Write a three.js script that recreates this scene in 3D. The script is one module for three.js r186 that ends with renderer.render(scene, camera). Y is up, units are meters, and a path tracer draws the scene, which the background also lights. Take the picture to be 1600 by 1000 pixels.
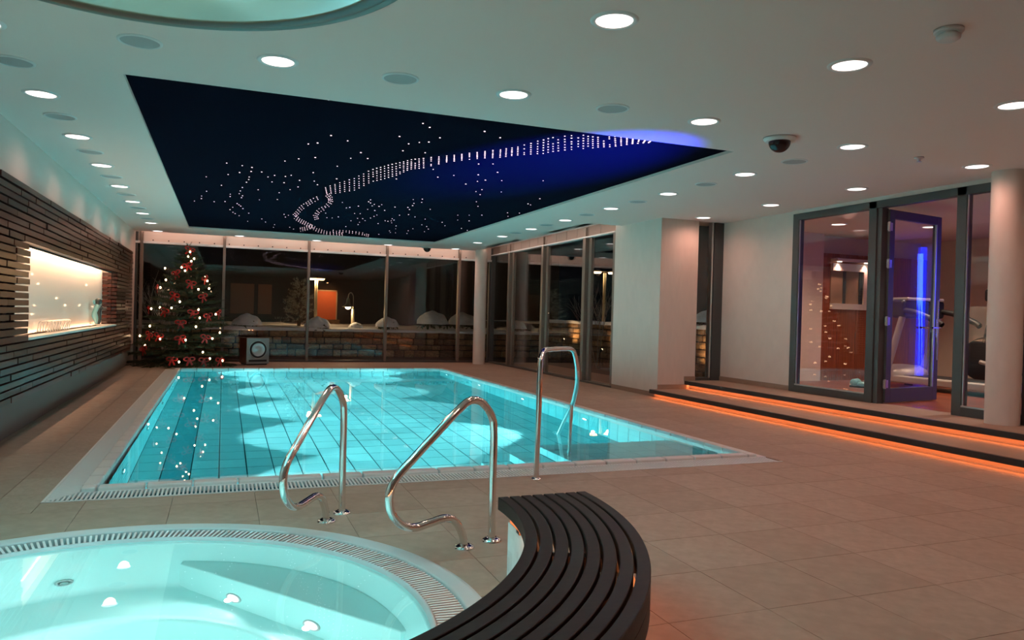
import * as THREE from 'three';
import { mergeGeometries, mergeVertices } from 'three/addons/utils/BufferGeometryUtils.js';
import { RoundedBoxGeometry } from 'three/addons/geometries/RoundedBoxGeometry.js';
import { RectAreaLightUniformsLib } from 'three/addons/lights/RectAreaLightUniformsLib.js';
import { Brush, Evaluator, SUBTRACTION } from 'three-bvh-csg';

// ---------- camera, sky, exposure ----------
RectAreaLightUniformsLib.init();
const renderer = new THREE.WebGLRenderer({ antialias: true });
renderer.toneMapping = THREE.LinearToneMapping;
renderer.toneMappingExposure = 1.0;
renderer.shadowMap.enabled = true;
const scene = new THREE.Scene();
scene.background = new THREE.Color(0x030405);            // overcast winter night
const camera = new THREE.PerspectiveCamera(46.32, 1.6, 0.05, 200);
camera.position.set(0, 1.25, 0);
camera.rotation.set(-0.0058, -0.36881, 0.0272, 'YXZ');
camera.updateMatrixWorld(true); camera.updateProjectionMatrix();

// light levels, all in one place
const L = {
  down: 2.5, downGlow: 3.0, poolLamp: 50, poolGlow: 6, tub: 2.4, tubGlow: 3, dome: 2.0, domeGlow: 2.2,
  step: 17, stepGlow: 1.8, bench: 0.10, benchGlow: .9, cove: 16, coveGlow: 3.0, niche: 130, nicheGlow: 3,
  tree: 0.03, treeGlow: 14, blue: 1900, blueTube: 55, lampA: 5, lampB: 1.6, gardenSpot: 1.6, gymDown: 11, gymPicture: 1.2,
};
const warmDown = new THREE.Color(1.0, 0.50, 0.385), cool = new THREE.Color(0.80, 1.0, 1.0), orange = new THREE.Color(1.0, 0.265, 0.08);
const warm = new THREE.Color(1.0, 0.62, 0.38), pink = new THREE.Color(1.0, 0.68, 0.56);

// ---------- helpers ----------
const H = 2.89, GF = 0.26;                                 // ceiling height, platform height
function rngOf(a) { return () => { a |= 0; a = a + 0x6D2B79F5 | 0; let t = Math.imul(a ^ a >>> 15, 1 | a); t = t + Math.imul(t ^ t >>> 7, 61 | t) ^ t; return ((t ^ t >>> 14) >>> 0) / 4294967296; }; }
const V = (x, y, z) => new THREE.Vector3(x, y, z);
const taken = {};
function numbered(n) { const k = taken[n] = (taken[n] ?? -1) + 1; return k ? n + '_' + String(k).padStart(3, '0') : n; }
function tag(o, label, category, group, kind) {
  if (label) o.userData.label = label; if (category) o.userData.category = category;
  if (group) o.userData.group = group; if (kind) o.userData.kind = kind; return o;
}
function thing(name, label, category, [x, y, z] = [0, 0, 0], turn = 0, group) {
  const o = new THREE.Group(); o.name = numbered(name); o.position.set(x, y, z); o.rotation.y = turn; scene.add(o);
  return tag(o, label, category, group);
}
function struct(name) { const o = new THREE.Group(); o.name = name; o.userData.kind = 'structure'; scene.add(o); return o; }
function part(parent, name, geo, mat, label) {
  const g = Array.isArray(geo) ? (geo.length > 1 ? mergeGeometries(geo.map(q => { const c = q.index ? q.toNonIndexed() : q; for (const k of Object.keys(c.attributes)) if (!['position', 'normal', 'uv'].includes(k)) c.deleteAttribute(k); return c; })) : geo[0]) : geo;
  const m = new THREE.Mesh(g, mat); m.name = name; parent.add(m); if (label) m.userData.label = label; return m;
}
const bx = (x0, x1, y0, y1, z0, z1) => new THREE.BoxGeometry(Math.abs(x1 - x0), Math.abs(y1 - y0), Math.abs(z1 - z0)).translate((x0 + x1) / 2, (y0 + y1) / 2, (z0 + z1) / 2);
const rb = (x0, x1, y0, y1, z0, z1, r = 0.01, s = 2) => new RoundedBoxGeometry(Math.abs(x1 - x0), Math.abs(y1 - y0), Math.abs(z1 - z0), s, r).translate((x0 + x1) / 2, (y0 + y1) / 2, (z0 + z1) / 2);
function tube(pts, r, seg = 40, rad = 10, closed = false, tension = 0.5) { return new THREE.TubeGeometry(new THREE.CatmullRomCurve3(pts, closed, 'catmullrom', tension), seg, r, rad, closed); }
function rod(a, b, r0, r1 = r0, n = 10) {
  const d = b.clone().sub(a), g = new THREE.CylinderGeometry(r1, r0, d.length(), n);
  g.applyQuaternion(new THREE.Quaternion().setFromUnitVectors(V(0, 1, 0), d.clone().normalize()));
  return g.translate((a.x + b.x) / 2, (a.y + b.y) / 2, (a.z + b.z) / 2);
}
function lathe(prof, seg = 48, a0 = 0, a1 = Math.PI * 2) { return new THREE.LatheGeometry(prof.map(p => new THREE.Vector2(p[0], p[1])), seg, a0, a1); }
function arcSlab(cx, cz, r0, r1, a0, a1, y0, y1, seg = 64, bevel = 0) {
  const s = new THREE.Shape(); s.absarc(0, 0, r1, a0, a1, false); s.absarc(0, 0, r0, a1, a0, true); s.closePath();
  const g = new THREE.ExtrudeGeometry(s, { depth: y1 - y0 - 2 * bevel, curveSegments: seg, bevelEnabled: bevel > 0, bevelSize: bevel, bevelThickness: bevel, bevelOffset: -bevel, bevelSegments: 2 });
  return g.rotateX(Math.PI / 2).translate(cx, y1 - bevel, cz);
}
const ORD = ['first', 'second', 'third', 'fourth', 'fifth', 'sixth', 'seventh', 'eighth', 'ninth', 'tenth', 'eleventh', 'twelfth', 'thirteenth', 'fourteenth', 'fifteenth', 'sixteenth', 'seventeenth', 'eighteenth', 'nineteenth', 'twentieth', 'twenty-first', 'twenty-second', 'twenty-third', 'twenty-fourth', 'twenty-fifth', 'twenty-sixth'];

// procedural textures (value noise)
function vnoise(seed) {
  const r = rngOf(seed), N = 256, t = new Float32Array(N * N); for (let i = 0; i < t.length; i++) t[i] = r();
  const s = (x, y, px, py) => { const xi = Math.floor(x), yi = Math.floor(y), fx = x - xi, fy = y - yi, u = fx * fx * (3 - 2 * fx), v = fy * fy * (3 - 2 * fy), w = (a, b) => t[((b % py + py) % py) * N + ((a % px + px) % px)];
    return (w(xi, yi) * (1 - u) + w(xi + 1, yi) * u) * (1 - v) + (w(xi, yi + 1) * (1 - u) + w(xi + 1, yi + 1) * u) * v; };
  return s;
}
function texture(w, h, fn, srgb = true) {
  const d = new Uint8Array(w * h * 4);
  for (let y = 0; y < h; y++) for (let x = 0; x < w; x++) { const c = fn(x / w, y / h), i = (y * w + x) * 4; d[i] = c[0]; d[i + 1] = c[1]; d[i + 2] = c[2]; d[i + 3] = 255; }
  const t = new THREE.DataTexture(d, w, h); t.wrapS = t.wrapT = THREE.RepeatWrapping; t.magFilter = THREE.LinearFilter; t.minFilter = THREE.LinearMipmapLinearFilter; t.generateMipmaps = true;
  if (srgb) t.colorSpace = THREE.SRGBColorSpace; t.needsUpdate = true; return t;
}
const cl = v => Math.max(0, Math.min(255, v));
const n1 = vnoise(11), n2 = vnoise(23), n3 = vnoise(37);
const fbm = (u, v, f, n) => n(u * f, v * f, f, f) * .5 + n(u * f * 2, v * f * 2, f * 2, f * 2) * .3 + n(u * f * 4, v * f * 4, f * 4, f * 4) * .2;
const tone = (base, amp, f, n) => (u, v) => { const k = 1 + amp * (fbm(u, v, f, n) - .5) * 2; return base.map(c => cl(c * k)); };
const grain = (base, amp, fu, fv, n) => (u, v) => { const k = 1 + amp * ((n(u * fu, v * fv, fu, fv) - .5) * 1.2 + (n(u * fu * 2, v * fv * 2, fu * 2, fv * 2) - .5) * .8); return base.map(c => cl(c * k)); };
const T = {
  tile: [0, 1, 2].map(i => texture(128, 128, tone([154 + i * 3, 130 + i * 3, 113 + i * 3], .07, 8 + i * 3, [n1, n2, n3][i]))),
  wood: [0, 1, 2, 3].map(i => texture(256, 64, grain([[68, 28, 18], [54, 23, 15], [78, 33, 21], [46, 20, 13]][i], .30, 4 + i, 24, [n1, n2, n3, n1][i]))),
  bench: texture(256, 256, grain([38, 25, 21], .25, 24, 96, n2)),
  panel: texture(128, 256, grain([146, 78, 44], .28, 48, 6, n3)),
  gymfloor: texture(256, 256, grain([132, 66, 40], .25, 64, 8, n2)),
  stone: [0, 1, 2, 3].map(i => texture(64, 64, tone([[140, 112, 80], [122, 96, 68], [152, 124, 90], [108, 86, 64]][i], .35, 8, [n1, n2, n3, n2][i]))),
  snow: texture(128, 128, tone([232, 234, 238], .06, 16, n1)),
  mosaic: texture(256, 256, (u, v) => { const k = .92 + .14 * n1(Math.floor(u * 32) + .5, Math.floor(v * 32) + .5, 256, 256); return [215 * k, 226 * k, 224 * k].map(cl); }),
  bark: texture(64, 64, tone([84, 66, 48], .4, 8, n3)),
  plaster: texture(128, 128, tone([216, 198, 187], .02, 16, n2)),
};
T.rip = texture(256, 256, (u, v) => { const k = 128 + 90 * (fbm(u, v, 6, n1) - .5) * 2; return [k, k, k].map(cl); }, false);
const std = (o) => new THREE.MeshStandardMaterial(o), phy = (o) => new THREE.MeshPhysicalMaterial(o);
const rgb = (r, g, b) => new THREE.Color().setRGB(r, g, b);
const glow = (c, k) => std({ color: 0x000000, emissive: c, emissiveIntensity: k, roughness: 1 });
const M = {
  plinth: std({ color: rgb(.20, .175, .16), roughness: .8 }), plaster: std({ map: T.plaster, roughness: .9 }), ceil: std({ color: rgb(.80, .655, .595), roughness: .92 }),
  tile: T.tile.map(t => std({ map: t, roughness: .62 })), grout: std({ color: rgb(.25, .175, .13), roughness: .95 }), skirting: std({ map: T.tile[0], roughness: .5 }),
  wood: T.wood.map(t => phy({ map: t, roughness: .28, specularIntensity: .5 })), woodBack: std({ color: rgb(.03, .02, .016), roughness: .9 }),
  bench: phy({ map: T.bench, roughness: .45, specularIntensity: .3 }), nosing: std({ color: rgb(.022, .016, .014), roughness: .5 }),
  steel: std({ color: rgb(.78, .77, .75), metalness: 1, roughness: .09 }), brushed: std({ color: rgb(.62, .61, .60), metalness: 1, roughness: .28 }),
  alu: std({ color: rgb(.21, .155, .125), metalness: .35, roughness: .42 }), dark: std({ color: rgb(.075, .075, .073), metalness: .3, roughness: .45 }), black: std({ color: rgb(.012, .012, .013), roughness: .5 }),
  glass: phy({ color: 0xffffff, transmission: 1, thickness: 0, roughness: 0, ior: 1.5 }),
  doorGlass: phy({ color: 0xffffff, transmission: 1, thickness: 0, roughness: 0, ior: 1.52 }),
  poolTile: [rgb(.33, .62, .64), rgb(.31, .59, .61), rgb(.35, .65, .66)].map(c => std({ color: c, roughness: .35 })), laneTile: std({ color: rgb(.07, .42, .47), roughness: .35 }), poolGrout: std({ color: rgb(.02, .13, .16), roughness: .9 }), wallTile: [rgb(.34, .72, .73), rgb(.31, .68, .70)].map(c => std({ color: c, roughness: .3 })),
  coping: std({ color: rgb(.60, .585, .56), roughness: .4 }), grate: std({ color: rgb(.68, .67, .65), roughness: .5 }), gutter: std({ color: rgb(.015, .016, .017), roughness: .9 }),
  tub: std({ color: rgb(.55, .87, .85), roughness: .22 }), tubRim: std({ color: rgb(.50, .52, .51), roughness: .35 }), mosaic: std({ map: T.mosaic, roughness: .45 }),
  white: std({ color: rgb(.72, .71, .69), roughness: .5 }), greyGrille: std({ color: rgb(.42, .42, .41), roughness: .8 }),
  starPanel: phy({ color: rgb(.006, .0075, .0145), roughness: 1, specularIntensity: 0 }), star: glow(rgb(1, .70, .78), 2.4),
  domeShell: std({ color: rgb(.48, .80, .81), roughness: .5 }), brownRing: std({ color: rgb(.10, .048, .026), roughness: .4 }), greenRing: std({ color: rgb(.16, .20, .18), roughness: .5 }),
  snow: std({ map: T.snow, roughness: .95 }), stone: T.stone.map(t => std({ map: t, roughness: .95 })), soil: std({ color: rgb(.025, .022, .018), roughness: 1 }), leaf: std({ color: rgb(.045, .07, .03), roughness: .8, side: THREE.DoubleSide }), frosted: std({ color: rgb(.42, .40, .30), roughness: .9, side: THREE.DoubleSide }), paleTwig: std({ color: rgb(.46, .42, .37), roughness: .9 }), twig: std({ color: rgb(.22, .18, .14), roughness: .9 }), bark: std({ map: T.bark, roughness: 1 }),
  facade: std({ color: rgb(.02, .018, .015), roughness: .95 }), shutter: std({ color: rgb(.16, .07, .03), roughness: .8 }), redDoor: std({ color: rgb(.62, .16, .05), roughness: .6 }), lampPost: std({ color: rgb(.42, .36, .24), roughness: .5 }), lampHead: std({ color: rgb(.25, .2, .12), roughness: .5 }),
  needle: std({ color: rgb(.030, .048, .022), roughness: .7, side: THREE.DoubleSide }), needle2: std({ color: rgb(.055, .062, .026), roughness: .7, side: THREE.DoubleSide }), ribbon: std({ color: rgb(.42, .012, .008), roughness: .5, side: THREE.DoubleSide }), cable: std({ color: rgb(.01, .03, .012), roughness: .7 }),
  panelWood: std({ map: T.panel, roughness: .45 }), gymFloor: std({ map: T.gymfloor, roughness: .35 }), cream: std({ color: rgb(.70, .60, .47), roughness: .85 }), machineGrey: std({ color: rgb(.42, .38, .34), roughness: .4, metalness: .2 }), machineBlack: std({ color: rgb(.014, .014, .015), roughness: .45 }), frameWhite: std({ color: rgb(.72, .66, .58), roughness: .5 }),
  nichePanel: phy({ color: rgb(.74, .63, .54), roughness: .6, clearcoat: .55, clearcoatRoughness: .03 }), speakerGrey: std({ color: rgb(.30, .30, .29), roughness: .5 }), speakerWood: std({ map: T.wood[2], roughness: .35 }),
  teal: std({ color: rgb(.16, .36, .38), roughness: .3 }), ink: std({ color: rgb(.012, .02, .022), roughness: .3 }), wire: std({ color: rgb(.5, .48, .45), metalness: .7, roughness: .35 }),
};
function water(extra) { return phy({ color: 0xffffff, transmission: 1, thickness: 1, ior: 1.333, roughness: 0, ...extra }); }
function inFrame(p, m = 1.02) { const q = p.clone().project(camera); return Math.abs(q.x) < m && Math.abs(q.y) < m && q.z < 1; }
function spot(parent, color, I, pos, to, angle, pen, radius = 1) {
  const s = new THREE.SpotLight(color, I, 0, angle, pen, 2); s.position.copy(pos); s.target.position.copy(to); s.shadow.radius = radius; s.castShadow = true; parent.add(s); parent.add(s.target); return s;
}
function point(parent, color, I, pos, radius = 1) { const s = new THREE.PointLight(color, I, 0, 2); s.position.copy(pos); s.castShadow = true; s.shadow.radius = radius; parent.add(s); return s; }
function strip(parent, color, I, w, h, pos, to) { const s = new THREE.RectAreaLight(color, I, w, h); s.position.copy(pos); parent.add(s); s.updateMatrixWorld(true); s.lookAt(to); return s; }

// ================= STRUCTURE =================
const PX0 = -.76, PX1 = 4.56, PZ0 = -16.2, PZ1 = -5.74;         // pool water rectangle
const TUB = V(-.47, 0, -3.1), TR = 1.56;                        // whirlpool centre and rim radius
const BC = V(-.37, 0, -3.2);                                    // centre of the curved bench
{ // floor slab and single tiles
  const floor = struct('floor');
  part(floor, 'screed', [bx(-2.6, -1.04, -.3, -.012, -18.8, -4.7), bx(-2.6, -2.03, -.3, -.012, -4.7, 2.7), bx(-2.03, -1.04, -.3, -.012, -1.5, 2.7), bx(4.76, 8, -.3, -.012, -18.8, 2.7), bx(-1.04, 4.76, -.3, -.012, -18.8, -16.31), bx(1.12, 4.76, -.3, -.012, -5.39, 2.7), bx(-1.04, 1.12, -.3, -.012, -1.52, 2.7), bx(-1.04, 1.12, -.3, -.02, -5.39, -4.68)], M.grout);
  const ts = .505, ev = new Evaluator(); ev.attributes = ['position', 'normal', 'uv'];
  const hole = new Brush(new THREE.CylinderGeometry(TR - .005, TR - .005, .2, 96).translate(TUB.x, 0, TUB.z)); hole.updateMatrixWorld();
  const r = rngOf(5), list = [];
  const xs = [], zs = []; for (let i = -4; i < 18; i++) xs.push(-.782 + i * ts); for (let k = -8; k < 32; k++) zs.push(-5.15 - k * ts);
  for (const x0 of xs) for (const z1 of zs) {
    const a = Math.max(x0, z1 <= -5.6 ? -1.85 : -2.35), b = Math.min(x0 + ts, 6.98), c = Math.max(z1 - ts, -18.62), d = Math.min(z1, 2.6);
    if (b - a < .02 || d - c < .02) continue;
    // subtract the pool border rectangle
    const rects = [], [ra, rbb, rc, rd] = [-1.035, 4.745, -16.31, -5.395];
    if (b <= ra || a >= rbb || d <= rc || c >= rd) rects.push([a, b, c, d]);
    else { if (a < ra) rects.push([a, ra, c, d]); if (b > rbb) rects.push([rbb, b, c, d]); const m0 = Math.max(a, ra), m1 = Math.min(b, rbb); if (c < rc) rects.push([m0, m1, c, rc]); if (d > rd) rects.push([m0, m1, rd, d]); }
    for (let [e, f, g, h] of rects) {
      if (g > -10.4 && e > 6.5) continue;
      if (f - e < .02 || h - g < .02) continue;
      const near = V(Math.max(e, Math.min(f, TUB.x)), 0, Math.max(g, Math.min(h, TUB.z))), dist = Math.hypot(near.x - TUB.x, near.z - TUB.z);
      const far = Math.max(...[[e, g], [e, h], [f, g], [f, h]].map(q => Math.hypot(q[0] - TUB.x, q[1] - TUB.z)));
      if (far < TR) continue;
      let geo = bx(e + .0015, f - .0015, -.02, (r() - .5) * .0004, g + .0015, h - .0015);
      if (dist < TR) { const br = new Brush(geo); br.updateMatrixWorld(); geo = ev.evaluate(br, hole, SUBTRACTION).geometry; }
      const cen = V((e + f) / 2, 0, (g + h) / 2);
      list.push({ geo, vis: inFrame(cen, 1.1), d: cen.distanceTo(camera.position) * (inFrame(cen, 1.1) ? 1 : 50), m: M.tile[Math.floor(r() * 3)] });
    }
  }
  list.sort((p, q) => p.d - q.d);
  list.slice(0, 295).forEach(t => part(floor, 'floor_tile', t.geo, t.m));
  const rest = part(floor, 'remaining_floor_tiles', list.slice(295).map(t => t.geo), M.tile[1]); rest.userData.kind = 'stuff';
}
{ // ceiling with openings for the star panel, the dome and the two coves
  const ceiling = struct('ceiling');
  const s = new THREE.Shape(); [[-2.6, 2.7], [8.0, 2.7], [8.0, -10.6], [6.55, -10.6], [6.55, -11.66], [6.0, -11.66], [6.0, -18.3], [-2.6, -18.3]].forEach((p, i) => i ? s.lineTo(p[0], p[1]) : s.moveTo(p[0], p[1])); s.closePath();
  const pane = new THREE.Path(); [[-.7, -5.98], [4.56, -5.98], [4.56, -16.93], [-.7, -16.93]].forEach((p, i) => i ? pane.lineTo(p[0], p[1]) : pane.moveTo(p[0], p[1])); pane.closePath(); s.holes.push(pane);
  const dome = new THREE.Path(); dome.absarc(-.455, -3.45, 1.25, 0, Math.PI * 2, true); s.holes.push(dome);
  const g = new THREE.ExtrudeGeometry(s, { depth: .16, bevelEnabled: false, curveSegments: 64 }).rotateX(Math.PI / 2).translate(0, H + .16, 0);
  part(ceiling, 'plasterboard', g, M.ceil);
  part(ceiling, 'roof_deck', [bx(-2.7, 8.0, 3.6, 3.75, -18.9, 2.9)], M.ceil);
  part(ceiling, 'cove_lining', [bx(5.85, 6.0, H + .0, 3.6, -18.3, -11.66), bx(5.85, 6.7, H + .16, 3.6, -11.66, -11.55), bx(-2.1, 6.0, H + .16, 3.6, -18.3, -18.15)], M.ceil);
  part(ceiling, 'cove_top', [bx(5.9, 6.75, 3.02, 3.1, -18.9, -11.6), bx(-2.1, 6.75, 3.02, 3.1, -18.95, -18.2)], M.ceil);
}
{ // left wall: white plaster with a lit niche
  const w = struct('wall_left');
  part(w, 'plaster', [bx(-2.1, -1.85, -.3, .92, -18.9, -5.655), bx(-2.1, -1.85, 1.90, 3.6, -18.9, -5.655), bx(-2.1, -1.85, .92, 1.90, -18.9, -14.42), bx(-2.1, -1.85, .92, 1.90, -8.12, -5.655), bx(-2.6, -2.35, -.3, 3.6, -5.8, 2.7), bx(-2.4, -2.0, -.3, 3.6, -5.8, -5.655)], M.plaster);
  part(w, 'plinth', bx(-1.851, -1.838, 0, .40, -18.5, -5.66), M.plinth, 'grey painted plinth below the cladding');
  part(w, 'niche_back', bx(-1.96, -1.925, .90, 1.90, -14.44, -8.1), M.nichePanel, 'glossy cream glass back panel of the lit niche');
  part(w, 'niche_sill', bx(-1.93, -1.70, .895, .92, -14.4, -8.13), M.frameWhite);
  part(w, 'niche_top', bx(-1.93, -1.79, 1.89, 1.905, -14.4, -8.13), M.frameWhite);
}
{ const w = struct('wall_back'); part(w, 'plaster', bx(-2.6, 8, -.3, 3.6, 2.6, 2.8), M.plaster); }
{ // right walls: pier with window gap, white wall before the gym, wall behind the column
  const w = struct('wall_right');
  part(w, 'pier', [bx(6.55, 7.26, -.3, 3.2, -11.9, -10.38)], M.plaster);
  part(w, 'plaster', [bx(7.78, 7.95, .2, 3.2, -10.72, -8.74), bx(7.9, 8.1, -.3, 3.6, -5.2, 2.7), bx(7.7, 7.9, -.3, 3.2, -5.2, 2.7)], M.plaster);
  part(w, 'lintel', [bx(7.26, 7.78, H, 3.2, -10.9, -10.6), bx(7.75, 7.9, 2.84, 3.2, -8.74, -5.2)], M.plaster);
  const b = struct('baseboard_right');
  part(b, 'skirting', [bx(6.535, 6.55, 0, .075, -11.88, -10.39), bx(6.55, 7.1, .13, .205, -10.38, -10.365), bx(7.05, 7.26, .26, .335, -10.38, -10.365), bx(7.765, 7.78, .26, .335, -10.6, -8.75)], M.skirting);
}
{ // two lit steps and platform
  const s = struct('step_platform');
  part(s, 'tread', bx(6.44, 7.2, .08, .13, -10.38, 2.6), M.tile[0]); part(s, 'tread', bx(7.1, 7.9, .21, .26, -10.6, 2.6), M.tile[1]);
  part(s, 'nosing', rb(6.40, 6.445, .070, .131, -10.38, 2.6, .004), M.nosing, 'dark step nosing'); part(s, 'nosing', rb(7.06, 7.105, .200, .261, -10.38, 2.6, .004), M.nosing, 'dark step nosing');
  part(s, 'riser', bx(6.50, 6.7, -.02, .085, -10.38, 2.6), M.tile[1]); part(s, 'riser', bx(7.16, 7.4, .12, .215, -10.38, 2.6), M.tile[1]);
  part(s, 'core', [bx(6.7, 7.95, -.3, .09, -10.6, 2.6), bx(7.4, 7.95, .0, .215, -10.6, 2.6)], M.grout);
  for (const [x, y] of [[6.485, .0], [7.145, .13]]) part(s, 'trim_profile', bx(x, x + .02, y, y + .012, -10.36, 2.6), M.brushed);
  for (const [x, y, k] of [[6.472, .076, 0], [7.132, .206, 1]]) {
    const led = thing('step_led_strip', k ? 'orange light strip under the upper step nosing' : 'orange light strip under the lower step nosing', 'light strip', [0, 0, 0], 0, 'step light strips');
    part(led, 'diffuser', bx(x - .004, x + .008, y - .008, y, -10.34, 2.5), glow(orange, L.stepGlow));
    for (let q = 0; q < 4; q++) strip(led, orange, L.step, 3.2, .024, V(x - .002, y - .012, -8.77 + q * 3.2), V(x - .08, y - .5, -8.77 + q * 3.2));
  }
}
// pool basin
const poolFloorY = -1.45;
{
  const p = struct('pool_basin'), y1 = -.03, r = rngOf(77), pieces = [];
  part(p, 'shell', [bx(PX0 - .2, PX0 - .012, -1.7, y1, PZ0 - .2, PZ1 + .2), bx(PX1 + .012, PX1 + .2, -1.7, y1, PZ0 - .2, PZ1 + .2), bx(PX0, PX1, -1.7, y1, PZ0 - .2, PZ0 - .012), bx(PX0, PX1, -1.7, y1, PZ1 + .012, PZ1 + .2), bx(PX0 - .1, PX1 + .1, -1.7, poolFloorY - .01, PZ0 - .1, PZ1 + .1)], M.poolGrout);
  const nx = Math.round((PX1 - PX0) / .2535), tw = (PX1 - PX0) / nx, nz = 30, tz = (PZ1 - PZ0) / nz;
  const fg = new THREE.BoxGeometry(tw - .011, .012, tz - .012), wg = new THREE.BoxGeometry(.012, .345, tz * .75 - .007);
  for (let i = 0; i < nx; i++) for (let k = 0; k < nz; k++) {
    const x = PX0 + (i + .5) * tw, z = PZ1 - (k + .5) * tz, lane = i === 1;
    pieces.push({ geo: fg, pos: V(x, poolFloorY, z), m: lane ? M.laneTile : M.poolTile[Math.floor(r() * 3)] });
  }
  const small = [];
  const nwz = 40, wtz = (PZ1 - PZ0) / nwz, wgs = new THREE.BoxGeometry(.012, .345, wtz - .011), nwx = nx, wgf = new THREE.BoxGeometry(tw - .012, .345, .012);
  for (let q = 0; q < 4; q++) {
    const y = -.03 - .175 - q * .355;
    for (let k = 0; k < nwz; k++) for (const [x, b] of [[PX0 - .006, 0], [PX1 + .006, 1]]) (q < 1 && b ? pieces : small).push({ geo: wgs, pos: V(x, y, PZ1 - (k + .5) * wtz), m: M.wallTile[Math.floor(r() * 2)], wall: 1 });
    for (let i = 0; i < nwx; i++) for (const z of [PZ0 - .006, PZ1 + .006]) (q < 1 && z < -10 ? pieces : small).push({ geo: wgf, pos: V(PX0 + (i + .5) * tw, y, z), m: M.wallTile[Math.floor(r() * 2)], wall: 1 });
  }
  pieces.forEach(o => o.d = o.pos.distanceTo(camera.position) * (o.wall ? .6 : 1)); pieces.sort((a, b) => a.d - b.d);
  pieces.slice(0, 298).forEach(o => { part(p, 'pool_tile', o.geo, o.m).position.copy(o.pos); });
  const rest = [...pieces.slice(298), ...small];
  for (const m of new Set(rest.map(o => o.m))) part(p, 'remaining_pool_tiles', rest.filter(o => o.m === m).map(o => o.geo.clone().translate(o.pos.x, o.pos.y, o.pos.z)), m).userData.kind = 'stuff';
}
{ // entry steps in the near right corner of the pool
  const s = thing('pool_entry_steps', 'tiled steps under water in the near right corner of the pool', 'steps', [0, 0, 0]);
  [[3.02, -.34], [2.72, -.66], [2.42, -.98]].forEach(([x, y], q) => {
    part(s, 'step_body', bx(x + .012, PX1 - .002, q < 2 ? y - .32 : poolFloorY + .007, y - .012, -7.0 + .012, PZ1 - .002), M.poolGrout);
    const n = 5, tz = 1.26 / n;
    for (let k = 0; k < n; k++) { part(s, 'riser_tile', bx(x, x + .012, y - .31, y - .002, -7 + k * tz + .004, -7 + (k + 1) * tz - .004), M.wallTile[k % 2]); part(s, 'tread_tile', bx(x + .004, x + .29, y - .012, y, -7 + k * tz + .004, -7 + (k + 1) * tz - .004), M.poolTile[k % 3]); }
    if (!q) for (let i = 1; i < 6; i++) for (let k = 0; k < n; k++) part(s, 'tread_tile', bx(x + .254 * i + .04, x + .254 * (i + 1) + .034 - (i === 5 ? .024 : 0), y - .012, y, -7 + k * tz + .004, -7 + (k + 1) * tz - .004), M.poolTile[(i + k) % 3]);
  });
}
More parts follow.
